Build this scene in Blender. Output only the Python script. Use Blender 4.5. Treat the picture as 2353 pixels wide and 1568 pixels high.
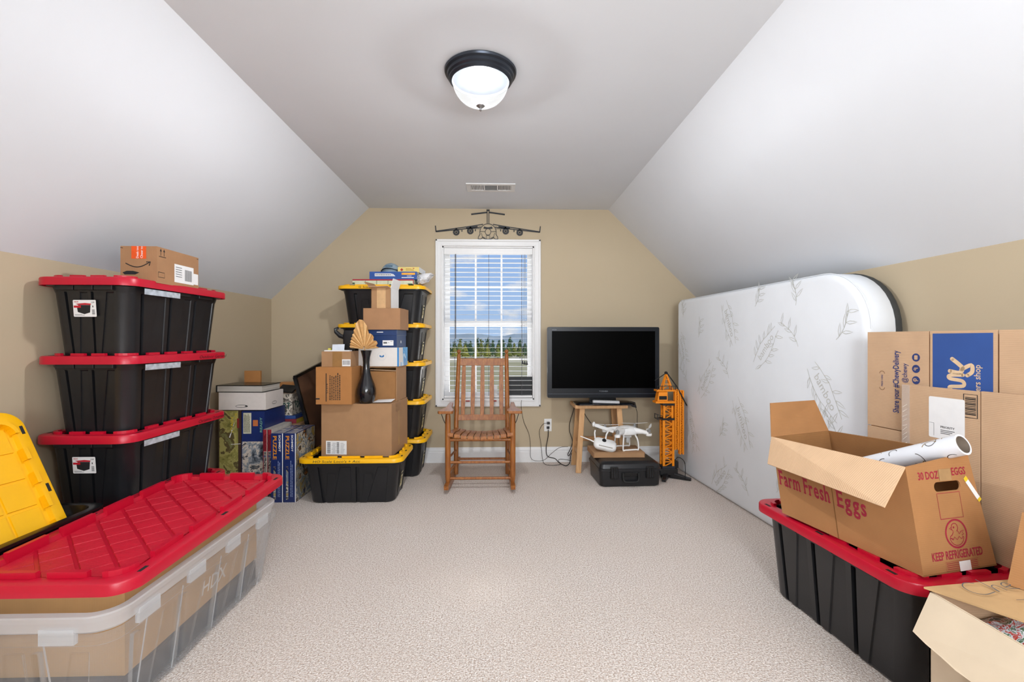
import bpy, math, random
from mathutils import Vector, Matrix
from mathutils.geometry import tessellate_polygon

for o in list(bpy.data.objects):
    bpy.data.objects.remove(o)
SC = bpy.context.scene
COL = SC.collection
PI = math.pi
rad = math.radians

# ------------------------------------------------------------------ camera, sky, sun, exposure
cam = bpy.data.objects.new('camera', bpy.data.cameras.new('camera'))
COL.objects.link(cam)
cam.data.sensor_width = 36.0
cam.data.lens = 36.0 * 1080 / 2353
cam.data.shift_y = (781 - 784) / 2353.0
cam.data.clip_start = 0.02
cam.data.clip_end = 2000
cam.location = (0, 0, 1.18)
cam.rotation_euler = (PI / 2, 0, -math.atan(29.5 / 1080))
SC.camera = cam

SC.view_settings.view_transform = 'Standard'
SC.view_settings.look = 'None'
SC.view_settings.gamma = 1.0
SC.view_settings.use_curve_mapping = False
SC.view_settings.exposure = 0.12

SKY_STRENGTH = 0.74
LAMP_W = 190.0
REAR_FILL_W = 95.0
FLASH_W = 17.0
SILL_FILL_W = 85.0
world = bpy.data.worlds.new('sky')
SC.world = world
world.use_nodes = True
wn = world.node_tree
wn.nodes.clear()


def wnode(t, **kw):
    n = wn.nodes.new(t)
    for k, v in kw.items():
        setattr(n, k, v)
    return n


w_tc = wnode('ShaderNodeTexCoord')
w_sep = wnode('ShaderNodeSeparateXYZ')
wn.links.new(w_tc.outputs['Generated'], w_sep.inputs[0])
w_ramp = wnode('ShaderNodeValToRGB')
w_ramp.color_ramp.elements[0].position = 0.0
w_ramp.color_ramp.elements[0].color = (0.50, 0.70, 1.0, 1)
w_ramp.color_ramp.elements[1].position = 0.35
w_ramp.color_ramp.elements[1].color = (0.28, 0.50, 1.0, 1)
wn.links.new(w_sep.outputs['Z'], w_ramp.inputs[0])
w_map = wnode('ShaderNodeMapping')
w_map.inputs['Scale'].default_value = (1.0, 1.0, 2.2)
w_map.inputs['Location'].default_value = (0.37, 0.0, 0.12)
wn.links.new(w_tc.outputs['Generated'], w_map.inputs[0])
w_noise = wnode('ShaderNodeTexNoise')
w_noise.inputs['Scale'].default_value = 7.0
w_noise.inputs['Detail'].default_value = 6.0
w_noise.inputs['Roughness'].default_value = 0.52
wn.links.new(w_map.outputs[0], w_noise.inputs['Vector'])
w_cl = wnode('ShaderNodeValToRGB')
w_cl.color_ramp.elements[0].position = 0.53
w_cl.color_ramp.elements[1].position = 0.63
wn.links.new(w_noise.outputs[0], w_cl.inputs[0])
w_mix = wnode('ShaderNodeMix', data_type='RGBA')
wn.links.new(w_cl.outputs[0], w_mix.inputs[0])
wn.links.new(w_ramp.outputs[0], w_mix.inputs[6])
w_mix.inputs[7].default_value = (1.0, 1.0, 1.0, 1)
w_bg = wnode('ShaderNodeBackground')
w_bg.inputs['Strength'].default_value = SKY_STRENGTH
wn.links.new(w_mix.outputs[2], w_bg.inputs[0])
w_out = wnode('ShaderNodeOutputWorld')
wn.links.new(w_bg.outputs[0], w_out.inputs[0])

sun = bpy.data.objects.new('sun', bpy.data.lights.new('sun', 'SUN'))
COL.objects.link(sun)
sun.data.energy = 1.5
sun.data.angle = rad(0.6)
sun.rotation_euler = Vector((-0.55, 0.62, -0.62)).to_track_quat('-Z', 'Y').to_euler()

# added fill light, just inside the added window behind the camera
rear_fill = bpy.data.objects.new('daylight', bpy.data.lights.new('daylight', 'AREA'))
COL.objects.link(rear_fill)
rear_fill.data.shape = 'RECTANGLE'
rear_fill.data.size = 1.7
rear_fill.data.size_y = 1.25
rear_fill.data.energy = REAR_FILL_W
rear_fill.data.color = (0.92, 0.96, 1.0)
rear_fill.location = (0.35, -2.33, 1.5)
rear_fill.rotation_euler = (PI / 2, 0, 0)

# the photographer's soft flash, held beside and a little above the camera
flash = bpy.data.objects.new('flash', bpy.data.lights.new('flash', 'AREA'))
COL.objects.link(flash)
flash.data.shape = 'DISK'
flash.data.size = 0.35
flash.data.energy = FLASH_W
flash.data.color = (0.95, 0.975, 1.0)
flash.location = (0.75, -0.2, 1.55)
flash.rotation_euler = (rad(100), 0, 0)

# added fill light hidden below the window outside; there is no porch roof
sill_fill = bpy.data.objects.new('porch_roof_bounce', bpy.data.lights.new('porch_roof_bounce', 'AREA'))
COL.objects.link(sill_fill)
sill_fill.data.shape = 'RECTANGLE'
sill_fill.data.size = 2.2
sill_fill.data.size_y = 1.4
sill_fill.data.energy = SILL_FILL_W
sill_fill.data.color = (1.0, 0.98, 0.95)
sill_fill.location = (-0.1, 5.55, 0.25)
sill_fill.rotation_euler = Vector((0.0, -0.55, 0.83)).to_track_quat('-Z', 'Y').to_euler()

# ------------------------------------------------------------------ helpers
MATS = {}


def lin(h):
    h = h.lstrip('#')
    out = []
    for i in (0, 2, 4):
        c = int(h[i:i + 2], 16) / 255
        out.append(c / 12.92 if c <= 0.04045 else ((c + 0.055) / 1.055) ** 2.4)
    return out


class NT:
    def __init__(self, m):
        self.t = m.node_tree
        self.t.nodes.clear()

    def n(self, typ, ins=None, **kw):
        nd = self.t.nodes.new(typ)
        for k, v in kw.items():
            setattr(nd, k, v)
        for k, v in (ins or {}).items():
            if isinstance(v, bpy.types.NodeSocket):
                self.t.links.new(v, nd.inputs[k])
            else:
                nd.inputs[k].default_value = v
        return nd


def mat(name, col, rough=0.5, metal=0.0, var=0.08, vscale=30.0, bump=0.0, bscale=200.0, spec=0.5,
        wave=None, coat=0.0, stretch=None, col2=None, emit=None):
    """procedural principled material: noise colour variation, noise bump, optional corrugation wave"""
    if name in MATS:
        return MATS[name]
    m = bpy.data.materials.new(name)
    m.use_nodes = True
    t = NT(m)
    c = lin(col) if isinstance(col, str) else list(col)
    tc = t.n('ShaderNodeTexCoord')
    vec = tc.outputs['Object']
    if stretch:
        mp = t.n('ShaderNodeMapping', {'Vector': vec, 'Scale': stretch})
        vec = mp.outputs[0]
    nz = t.n('ShaderNodeTexNoise', {'Vector': vec, 'Scale': vscale, 'Detail': 4.0})
    mr = t.n('ShaderNodeMapRange', {'Value': nz.outputs[0], 1: 0.3, 2: 0.7, 3: 0.0, 4: 1.0})
    mx = t.n('ShaderNodeMix', {0: mr.outputs[0]}, data_type='RGBA')
    c2 = lin(col2) if col2 else [min(1, q * (1 + var)) for q in c]
    c1 = c if col2 else [q * (1 - var) for q in c]
    mx.inputs[6].default_value = (*c1, 1)
    mx.inputs[7].default_value = (*c2, 1)
    bs = t.n('ShaderNodeBsdfPrincipled', {'Base Color': mx.outputs[2], 'Roughness': rough, 'Metallic': metal,
                                          'Specular IOR Level': spec, 'Coat Weight': coat})
    if emit:
        bs.inputs['Emission Color'].default_value = (*lin(emit[0]), 1)
        bs.inputs['Emission Strength'].default_value = emit[1]
    h = None
    if bump:
        n2 = t.n('ShaderNodeTexNoise', {'Vector': vec, 'Scale': bscale, 'Detail': 3.0})
        h = n2.outputs[0]
    if wave:
        wv = t.n('ShaderNodeTexWave', {'Vector': tc.outputs['Object'], 'Scale': wave[0], 'Distortion': 0.6},
                 wave_type='BANDS', bands_direction=wave[2])
        b2 = t.n('ShaderNodeBump', {'Height': wv.outputs['Fac'], 'Strength': wave[1], 'Distance': 0.002})
        if h is not None:
            b1 = t.n('ShaderNodeBump', {'Height': h, 'Strength': bump, 'Distance': 0.004, 'Normal': b2.outputs[0]})
            t.t.links.new(b1.outputs[0], bs.inputs['Normal'])
        else:
            t.t.links.new(b2.outputs[0], bs.inputs['Normal'])
    elif h is not None:
        b1 = t.n('ShaderNodeBump', {'Height': h, 'Strength': bump, 'Distance': 0.004})
        t.t.links.new(b1.outputs[0], bs.inputs['Normal'])
    out = t.n('ShaderNodeOutputMaterial')
    t.t.links.new(bs.outputs[0], out.inputs[0])
    MATS[name] = m
    return m


def picture(name, cols, scale=9.0, seed=0.0, rough=0.35, smooth=False, stretch=(1, 1, 1)):
    """printed colour picture: warped noise through a multi-stop ramp"""
    if name in MATS:
        return MATS[name]
    m = bpy.data.materials.new(name)
    m.use_nodes = True
    t = NT(m)
    tc = t.n('ShaderNodeTexCoord')
    mp = t.n('ShaderNodeMapping', {'Vector': tc.outputs['Object'], 'Location': (seed, seed * 1.7, seed * 0.6), 'Scale': stretch})
    nz = t.n('ShaderNodeTexNoise', {'Vector': mp.outputs[0], 'Scale': scale, 'Detail': 5.0, 'Roughness': 0.62, 'Distortion': 0.8})
    rp = t.n('ShaderNodeValToRGB', {0: nz.outputs[0]})
    cr = rp.color_ramp
    cr.interpolation = 'LINEAR' if smooth else 'CONSTANT'
    k = len(cols)
    for i, c in enumerate(cols):
        p = 0.32 + 0.36 * i / k
        e = cr.elements[i] if i < 2 else cr.elements.new(p)
        e.position = p
        e.color = (*lin(c), 1)
    bs = t.n('ShaderNodeBsdfPrincipled', {'Base Color': rp.outputs[0], 'Roughness': rough})
    out = t.n('ShaderNodeOutputMaterial', {0: bs.outputs[0]})
    MATS[name] = m
    return m


class Frame:
    """a flat working plane: origin, x axis, y axis; off lifts along the normal"""
    def __init__(self, o, ex, ey):
        self.o = Vector(o)
        self.ex = Vector(ex)
        self.ey = Vector(ey)
        self.n = self.ex.cross(self.ey).normalized()

    def p(self, x, y, off=0.0):
        return self.o + self.ex * x + self.ey * y + self.n * off


def quad_frame(p00, p10, p01):
    a, b, c = Vector(p00), Vector(p10), Vector(p01)
    return Frame(a, (b - a).normalized(), (c - a).normalized())


_TXT = {}


def text_geo(body, bold=0.0, shear=0.0, space=1.0):
    key = (body, bold, shear, space)
    if key in _TXT:
        return _TXT[key]
    cu = bpy.data.curves.new('t', 'FONT')
    cu.body = body
    cu.size = 1.0
    cu.offset = bold
    cu.shear = shear
    cu.space_character = space
    cu.resolution_u = 2
    ob = bpy.data.objects.new('t', cu)
    me = bpy.data.meshes.new_from_object(ob)
    vs = [(v.co.x, v.co.y) for v in me.vertices]
    fs = [tuple(p.vertices) for p in me.polygons]
    bpy.data.objects.remove(ob)
    bpy.data.curves.remove(cu)
    bpy.data.meshes.remove(me)
    xs = [v[0] for v in vs] or [0]
    ys = [v[1] for v in vs] or [0]
    _TXT[key] = (vs, fs, min(xs), max(xs), min(ys), max(ys))
    return _TXT[key]


class MB:
    def __init__(self):
        self.V = []
        self.F = []

    def v(self, p):
        self.V.append(tuple(p))
        return len(self.V) - 1

    def face(self, pts):
        self.F.append([self.v(p) for p in pts])
        return self

    def add(self, vs, fs):
        b = len(self.V)
        self.V += [tuple(p) for p in vs]
        self.F += [[b + i for i in f] for f in fs]
        return self

    def hexa(self, c):
        """8 corners: bottom 4 ccw, top 4 ccw"""
        return self.add(c, [(3, 2, 1, 0), (4, 5, 6, 7), (0, 1, 5, 4), (1, 2, 6, 5), (2, 3, 7, 6), (3, 0, 4, 7)])

    def box(self, x0, x1, y0, y1, z0, z1):
        return self.hexa([(x0, y0, z0), (x1, y0, z0), (x1, y1, z0), (x0, y1, z0),
                          (x0, y0, z1), (x1, y0, z1), (x1, y1, z1), (x0, y1, z1)])

    def bar(self, p, q, w, t, up=(0, 0, 1), w2=None, t2=None):
        p, q = Vector(p), Vector(q)
        d = (q - p).normalized()
        u = Vector(up)
        if abs(d.dot(u)) > 0.98:
            u = Vector((0, 1, 0))
        s = d.cross(u).normalized()
        u = s.cross(d).normalized()
        w2 = w if w2 is None else w2
        t2 = t if t2 is None else t2
        a = [p - s * w / 2 - u * t / 2, p + s * w / 2 - u * t / 2, p + s * w / 2 + u * t / 2, p - s * w / 2 + u * t / 2]
        b = [q - s * w2 / 2 - u * t2 / 2, q + s * w2 / 2 - u * t2 / 2, q + s * w2 / 2 + u * t2 / 2, q - s * w2 / 2 + u * t2 / 2]
        return self.hexa(a + b)

    def loft(self, rings, cap0=True, cap1=True):
        n = len(rings[0])
        base = len(self.V)
        for r in rings:
            self.V += [tuple(p) for p in r]
        for i in range(len(rings) - 1):
            for j in range(n):
                a = base + i * n + j
                b = base + i * n + (j + 1) % n
                self.F.append([a, b, b + n, a + n])
        if cap0:
            self.F.append([base + j for j in reversed(range(n))])
        if cap1:
            k = base + (len(rings) - 1) * n
            self.F.append([k + j for j in range(n)])
        return self

    def tube(self, pts, r, n=8, caps=True):
        pts = [Vector(p) for p in pts]
        rings = []
        prev = None
        for i, p in enumerate(pts):
            a = pts[max(0, i - 1)]
            b = pts[min(len(pts) - 1, i + 1)]
            d = (b - a).normalized()
            if prev is None:
                u = Vector((0, 0, 1)) if abs(d.z) < 0.9 else Vector((1, 0, 0))
            else:
                u = prev
            s = d.cross(u).normalized()
            u = s.cross(d).normalized()
            prev = u
            rr = r[i] if isinstance(r, (list, tuple)) else r
            rings.append([p + s * math.cos(2 * PI * k / n) * rr + u * math.sin(2 * PI * k / n) * rr for k in range(n)])
        return self.loft(rings, caps, caps)

    def lathe(self, prof, n=24, c=(0, 0, 0), axis='z'):
        rings = []
        for r, z in prof:
            ring = []
            for k in range(n):
                a = 2 * PI * k / n
                if axis == 'z':
                    ring.append((c[0] + r * math.cos(a), c[1] + r * math.sin(a), c[2] + z))
                elif axis == 'y':
                    ring.append((c[0] + r * math.cos(a), c[1] - z, c[2] + r * math.sin(a)))
                else:
                    ring.append((c[0] + z, c[1] + r * math.cos(a), c[2] + r * math.sin(a)))
            rings.append(ring)
        return self.loft(rings)

    def ellipsoid(self, c, r, n=16, m=10):
        rings = []
        for i in range(1, m):
            t = PI * i / m
            rings.append([(c[0] + r[0] * math.sin(t) * math.cos(2 * PI * k / n), c[1] + r[1] * math.sin(t) * math.sin(2 * PI * k / n),
                           c[2] - r[2] * math.cos(t)) for k in range(n)])
        return self.loft(rings)

    def poly(self, pts, th, holes=()):
        """planar polygon given thickness behind its front face"""
        pts = [Vector(p) for p in pts]
        nrm = Vector((0, 0, 0))
        for i in range(len(pts)):
            a, b = pts[i], pts[(i + 1) % len(pts)]
            nrm += (a).cross(b)
        nrm.normalize()
        loops = [pts] + [[Vector(p) for p in h] for h in holes]
        if holes:
            flat = [p for l in loops for p in l]
            tris = tessellate_polygon(loops)
            b = len(self.V)
            n = len(flat)
            self.V += [tuple(p) for p in flat] + [tuple(p - nrm * th) for p in flat]
            for t in tris:
                a0, a1, a2 = (flat[i] for i in t)
                if (a1 - a0).cross(a2 - a0).dot(nrm) < 0:
                    t = (t[0], t[2], t[1])
                self.F.append([b + i for i in t])
                self.F.append([b + n + i for i in reversed(t)])
            k = b
            for l in loops:
                m = len(l)
                for i in range(m):
                    j = (i + 1) % m
                    self.F.append([k + j, k + i, k + i + n, k + j + n])
                k += m
            return self
        n = len(pts)
        b = len(self.V)
        self.V += [tuple(p) for p in pts] + [tuple(p - nrm * th) for p in pts]
        self.F.append([b + i for i in range(n)])
        self.F.append([b + n + i for i in reversed(range(n))])
        for i in range(n):
            j = (i + 1) % n
            self.F.append([b + j, b + i, b + i + n, b + j + n])
        return self

    # ---- flat print on a Frame
    def rect(self, fr, x0, y0, x1, y1, off=0.0006):
        return self.face([fr.p(x0, y0, off), fr.p(x1, y0, off), fr.p(x1, y1, off), fr.p(x0, y1, off)])

    def pshape(self, fr, pts, off=0.0006):
        return self.face([fr.p(x, y, off) for x, y in pts])

    def ring(self, fr, cx, cy, rx, ry, w, off=0.0006, n=28, a0=0, a1=2 * PI):
        for i in range(n):
            t0 = a0 + (a1 - a0) * i / n
            t1 = a0 + (a1 - a0) * (i + 1) / n
            self.face([fr.p(cx + (rx - w) * math.cos(t0), cy + (ry - w) * math.sin(t0), off), fr.p(cx + rx * math.cos(t0), cy + ry * math.sin(t0), off),
                       fr.p(cx + rx * math.cos(t1), cy + ry * math.sin(t1), off), fr.p(cx + (rx - w) * math.cos(t1), cy + (ry - w) * math.sin(t1), off)])
        return self

    def disc(self, fr, cx, cy, r, off=0.0006, n=20):
        return self.face([fr.p(cx + r * math.cos(2 * PI * k / n), cy + r * math.sin(2 * PI * k / n), off) for k in range(n)])

    def stroke(self, fr, pts, w, off=0.0006, w1=None):
        n = len(pts)
        L, R = [], []
        for i, (x, y) in enumerate(pts):
            a = pts[max(0, i - 1)]
            b = pts[min(n - 1, i + 1)]
            dx, dy = b[0] - a[0], b[1] - a[1]
            l = math.hypot(dx, dy) or 1
            ww = w if w1 is None else w + (w1 - w) * i / (n - 1)
            nx, ny = -dy / l * ww / 2, dx / l * ww / 2
            L.append((x + nx, y + ny))
            R.append((x - nx, y - ny))
        for i in range(n - 1):
            self.face([fr.p(*R[i], off), fr.p(*R[i + 1], off), fr.p(*L[i + 1], off), fr.p(*L[i], off)])
        return self

    def text(self, fr, body, x, y, w=None, h=None, off=0.0007, bold=0.0, shear=0.0, rot=0.0, space=1.0):
        """lettering fitted into a w x h box whose lower-left corner is x, y (turned by rot about it)"""
        vs, fs, x0, x1, y0, y1 = text_geo(body, bold, shear, space)
        sx = w / (x1 - x0) if w else None
        sy = h / (y1 - y0) if h else None
        sx = sx or sy
        sy = sy or sx
        ca, sa = math.cos(rot), math.sin(rot)
        out = []
        for vx, vy in vs:
            a, b = (vx - x0) * sx, (vy - y0) * sy
            out.append(fr.p(x + a * ca - b * sa, y + a * sa + b * ca, off))
        return self.add(out, fs)

    def build(self, name, material, parent=None, smooth=None, bevel=None, loc=None, rot=None):
        me = bpy.data.meshes.new(name)
        me.from_pydata(self.V, [], self.F)
        me.update()
        if material is not None:
            me.materials.append(material)
        if smooth is not None:
            for p in me.polygons:
                p.use_smooth = True
            me.set_sharp_from_angle(angle=rad(smooth))
        o = bpy.data.objects.new(name, me)
        COL.objects.link(o)
        if parent is not None:
            o.parent = parent
        if loc is not None:
            o.location = loc
        if rot is not None:
            o.rotation_euler = rot
        if bevel:
            b = o.modifiers.new('edge', 'BEVEL')
            b.width = bevel
            b.segments = 2
            b.limit_method = 'ANGLE'
            b.angle_limit = rad(40)
        return o


def tag(o, label, cat, group=None, kind=None):
    o['label'] = label
    o['category'] = cat
    if group:
        o['group'] = group
    if kind:
        o['kind'] = kind
    return o


def thing(name, label, cat, loc=(0, 0, 0), rz=0.0, group=None, rot=None):
    o = bpy.data.objects.new(name, None)
    o.empty_display_size = 0.1
    COL.objects.link(o)
    o.location = loc
    o.rotation_euler = rot if rot else (0, 0, rz)
    return tag(o, label, cat, group)


def structure(o, label=None):
    o['kind'] = 'structure'
    if label:
        o['label'] = label
    return o


def copy_tree(o, parent=None):
    c = o.copy()
    COL.objects.link(c)
    c.parent = parent
    for ch in list(o.children):
        copy_tree(ch, c)
    return c


def rrect(hx, hy, r, n=6, cx=0.0, cy=0.0):
    """rounded rectangle outline, ccw"""
    pts = []
    for sx, sy, a0 in ((1, -1, -PI / 2), (1, 1, 0), (-1, 1, PI / 2), (-1, -1, PI)):
        for k in range(n + 1):
            a = a0 + PI / 2 * k / n
            pts.append((cx + sx * (hx - r) + r * math.cos(a), cy + sy * (hy - r) + r * math.sin(a)))
    return pts


def box_faces(w, d, h, z0=0.0):
    """frames on the outer faces of a box centred in x and y, seen from outside"""
    return dict(front=Frame((-w / 2, -d / 2, z0), (1, 0, 0), (0, 0, 1)),
                right=Frame((w / 2, -d / 2, z0), (0, 1, 0), (0, 0, 1)),
                left=Frame((-w / 2, d / 2, z0), (0, -1, 0), (0, 0, 1)),
                back=Frame((w / 2, d / 2, z0), (-1, 0, 0), (0, 0, 1)),
                top=Frame((-w / 2, -d / 2, z0 + h), (1, 0, 0), (0, 1, 0)))


# ------------------------------------------------------------------ materials
M_CEIL = mat('ceiling_paint', '#E0E4EA', 0.85, var=0.01, vscale=3, bump=0.03, bscale=90)
M_WALL = mat('tan_wall_paint', '#BDAD92', 0.8, var=0.015, vscale=3, bump=0.04, bscale=120)
M_TRIM = mat('white_trim_paint', '#E6E6E6', 0.4, var=0.01)
M_BLIND = mat('white_blind_vinyl', '#EDEDED', 0.45, var=0.01)
M_RED = mat('red_plastic', '#BD0A2C', 0.34, var=0.04, vscale=8, bump=0.05, bscale=400)
M_REDPAD = mat('red_plastic_pad', '#C4142F', 0.42, var=0.06, vscale=14, bump=0.35, bscale=60, stretch=(1, 3, 1))
M_YEL = mat('yellow_plastic', '#F6B800', 0.36, var=0.03, vscale=8, bump=0.04, bscale=400)
M_BLACK = mat('black_plastic', '#191A1D', 0.36, var=0.12, vscale=12, bump=0.05, bscale=300)
M_BLACK2 = mat('black_smooth_plastic', '#0E0F11', 0.25, var=0.1, vscale=12)
M_DARK = mat('dark_rubber', '#151515', 0.7, var=0.15)
M_CARD = mat('cardboard', '#A8815C', 0.85, var=0.05, vscale=14, wave=(60, 0.10, 'X'), bump=0.05, bscale=500)
M_CARD2 = mat('cardboard_orange', '#B07842', 0.8, var=0.05, vscale=12, wave=(60, 0.10, 'X'), bump=0.05, bscale=500)
M_CARD3 = mat('cardboard_pale', '#D3B08C', 0.85, var=0.04, vscale=12, wave=(45, 0.25, 'Y'), bump=0.05, bscale=500)
M_CARD4 = mat('cardboard_grey_tan', '#C4A281', 0.85, var=0.05, vscale=10, wave=(50, 0.16, 'Z'), bump=0.05, bscale=500)
M_CARDIN = mat('cardboard_inside', '#9E7144', 0.88, var=0.06, vscale=14, wave=(60, 0.15, 'X'))
M_CREAM = mat('cream_card', '#CFBCA2', 0.85, var=0.05, vscale=9, bump=0.12, bscale=40)
M_TAPE = mat('tan_tape', '#B48C60', 0.28, var=0.05, vscale=20)
M_PAPER = mat('white_paper', '#ECECEC', 0.7, var=0.02)
M_INK = mat('black_ink', '#1A1A1C', 0.7, var=0.2)
M_GREYINK = mat('grey_ink', '#5A5A5C', 0.7, var=0.2)
M_REDINK = mat('maroon_ink', '#9B1C36', 0.75, var=0.12, vscale=60)
M_NAVYINK = mat('navy_ink', '#26386F', 0.7, var=0.08)
M_OAK = mat('oak_wood', '#84491C', 0.42, var=0.2, vscale=16, stretch=(4, 4, 0.5), bump=0.03, bscale=60, col2='#A86A30')
M_OAKH = mat('oak_wood_slat', '#84491C', 0.32, var=0.2, vscale=16, stretch=(4, 0.5, 4), bump=0.03, bscale=60, col2='#A86A30')
M_PINE = mat('pale_wood', '#D3A877', 0.55, var=0.1, vscale=14, stretch=(5, 5, 0.6), col2='#C39261')
M_WHITEP = mat('white_plastic', '#EDEDEB', 0.3, var=0.02)
M_GREYP = mat('grey_plastic', '#8A8A88', 0.4, var=0.05)
M_STEEL = mat('dark_nickel', '#3A3F48', 0.3, metal=0.7, var=0.15, vscale=10)
M_NICKEL = mat('satin_nickel', '#9A9A9A', 0.35, metal=0.8, var=0.05)
M_CRANE = mat('orange_plastic', '#EE8B05', 0.4, var=0.05)
M_LINE = mat('dark_metal_line_art', '#2A2C30', 0.5, metal=0.4, var=0.1)


def carpet():
    m = bpy.data.materials.new('beige_carpet')
    m.use_nodes = True
    t = NT(m)
    tc = t.n('ShaderNodeTexCoord')
    v = tc.outputs['Object']
    big = t.n('ShaderNodeTexNoise', {'Vector': v, 'Scale': 1.6, 'Detail': 3.0})
    sm = t.n('ShaderNodeTexNoise', {'Vector': v, 'Scale': 150.0, 'Detail': 2.0, 'Roughness': 0.7})
    vo = t.n('ShaderNodeTexVoronoi', {'Vector': v, 'Scale': 170.0})
    r1 = t.n('ShaderNodeValToRGB', {0: sm.outputs[0]})
    r1.color_ramp.elements[0].position = 0.36
    r1.color_ramp.elements[0].color = (*lin('#AE9888'), 1)
    r1.color_ramp.elements[1].position = 0.60
    r1.color_ramp.elements[1].color = (*lin('#F3ECE6'), 1)
    r2 = t.n('ShaderNodeMapRange', {'Value': big.outputs[0], 1: 0.3, 2: 0.7, 3: 0.0, 4: 0.35})
    mx = t.n('ShaderNodeMix', {0: r2.outputs[0], 6: r1.outputs[0], 7: (*lin('#D6C4B6'), 1)}, data_type='RGBA')
    ad = t.n('ShaderNodeMath', {0: sm.outputs[0], 1: vo.outputs['Distance']}, operation='ADD')
    bp = t.n('ShaderNodeBump', {'Height': ad.outputs[0], 'Strength': 0.65, 'Distance': 0.006})
    bs = t.n('ShaderNodeBsdfPrincipled', {'Base Color': mx.outputs[2], 'Roughness': 0.95, 'Specular IOR Level': 0.1, 'Normal': bp.outputs[0],
                                          'Sheen Weight': 0.15})
    t.n('ShaderNodeOutputMaterial', {0: bs.outputs[0]})
    return m


def clear_plastic(name, milky, tint='#FBFCFD', rough=0.12, gloss=0.03, body=(0.93, 0.95, 0.97, 1)):
    m = bpy.data.materials.new(name)
    m.use_nodes = True
    t = NT(m)
    tc = t.n('ShaderNodeTexCoord')
    nz = t.n('ShaderNodeTexNoise', {'Vector': tc.outputs['Object'], 'Scale': 6.0, 'Detail': 2.0})
    mr = t.n('ShaderNodeMapRange', {'Value': nz.outputs[0], 3: milky * 0.85, 4: milky * 1.15})
    tr = t.n('ShaderNodeBsdfTransparent', {0: (*lin(tint), 1)})
    df = t.n('ShaderNodeBsdfDiffuse', {0: body})
    tl = t.n('ShaderNodeBsdfTranslucent', {0: body})
    m1 = t.n('ShaderNodeMixShader', {0: 0.5, 1: df.outputs[0], 2: tl.outputs[0]})
    m2 = t.n('ShaderNodeMixShader', {0: mr.outputs[0], 1: tr.outputs[0], 2: m1.outputs[0]})
    gl = t.n('ShaderNodeBsdfGlossy', {'Roughness': rough})
    lw = t.n('ShaderNodeLayerWeight', {0: 0.5})
    pw = t.n('ShaderNodeMath', {0: lw.outputs['Facing'], 1: 4.0}, operation='POWER')
    fr = t.n('ShaderNodeMath', {0: pw.outputs[0], 1: 0.45, 2: gloss}, operation='MULTIPLY_ADD')
    m3 = t.n('ShaderNodeMixShader', {0: fr.outputs[0], 1: m2.outputs[0], 2: gl.outputs[0]})
    t.n('ShaderNodeOutputMaterial', {0: m3.outputs[0]})
    return m


M_CARPET = carpet()
M_CLEAR = clear_plastic('clear_plastic', 0.13)
M_CLEARRIM = clear_plastic('milky_clear_plastic', 0.5)
M_GLASS = clear_plastic('window_glass', 0.0, '#FFFFFF', 0.0, 0.0)
M_FILM = clear_plastic('clear_film', 0.25, '#FFFFFF', 0.15)
M_SHADE = clear_plastic('frosted_glass', 0.42, '#FFFFFF', 0.2, 0.03, (0.016, 0.016, 0.0155, 1))

# ------------------------------------------------------------------ the room
XL, XR, YB, YR = -2.165, 1.955, 4.53, -2.4
ZC, CLX, CRX, KL, KR = 2.44, -1.244, 1.058, 1.565, 1.555
T = 0.12
structure(MB().box(XL - T, XR + T, YR - T, YB + 0.2, -0.1, 0.0).build('floor', M_CARPET), 'beige cut pile carpet over the whole attic floor')
structure(MB().box(XL - T, XL, YR - T, YB + 0.17, 0, KL).build('wall_left', M_WALL), 'low tan knee wall behind the stacked red lidded totes')
structure(MB().box(XR, XR + T, YR - T, YB + 0.17, 0, KR).build('wall_right', M_WALL), 'low tan knee wall behind the leaning mattress')
structure(MB().box(CLX, CRX, YR - T, YB + 0.17, ZC, ZC + T).build('ceiling', M_CEIL), 'flat white middle strip of the attic ceiling')


def slope(x0, z0, x1, z1, name, label):
    n = Vector((-(z1 - z0), 0, x1 - x0)).normalized() * T
    if n.z < 0:
        n = -n
    m = MB()
    y0, y1 = YR - T, YB + 0.17
    m.hexa([(x0, y0, z0), (x1, y0, z1), (x1, y1, z1), (x0, y1, z0),
            (x0 + n.x, y0, z0 + n.z), (x1 + n.x, y0, z1 + n.z), (x1 + n.x, y1, z1 + n.z), (x0 + n.x, y1, z0 + n.z)])
    structure(m.build(name, M_CEIL), label)


slope(XL, KL, CLX, ZC, 'wall_slope_left', 'white sloping ceiling over the stacked totes')
slope(XR, KR, CRX, ZC, 'wall_slope_right', 'white sloping ceiling over the mattress')

# gable wall with its window opening
WX0, WX1, WZ0, WZ1 = -0.545, 0.336, 0.602, 2.078


def gable(y0, y1, ox0, ox1, oz0, oz1):
    m = MB()

    def prism(poly):
        f = [(x, y0, z) for x, z in poly]
        b = [(x, y1, z) for x, z in poly]
        m.loft([f, b])
    top_l = ZC if ox0 > CLX else None
    prism([(XL - T, 0), (ox0, 0), (ox0, ZC), (CLX, ZC), (XL, KL), (XL - T, KL)])
    prism([(ox1, 0), (XR + T, 0), (XR + T, KR), (XR, KR), (CRX, ZC), (ox1, ZC)])
    prism([(ox0, 0), (ox1, 0), (ox1, oz0), (ox0, oz0)])
    prism([(ox0, oz1), (ox1, oz1), (ox1, ZC), (ox0, ZC)])
    return m


structure(gable(YB, YB + 0.17, WX0, WX1, WZ0, WZ1).build('wall_back', M_WALL), 'tan gable wall with the single window')
structure(gable(YR - T, YR, -0.55, 1.0, 0.85, 2.15).build('wall_rear', M_WALL), 'tan gable wall behind the camera')


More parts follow.
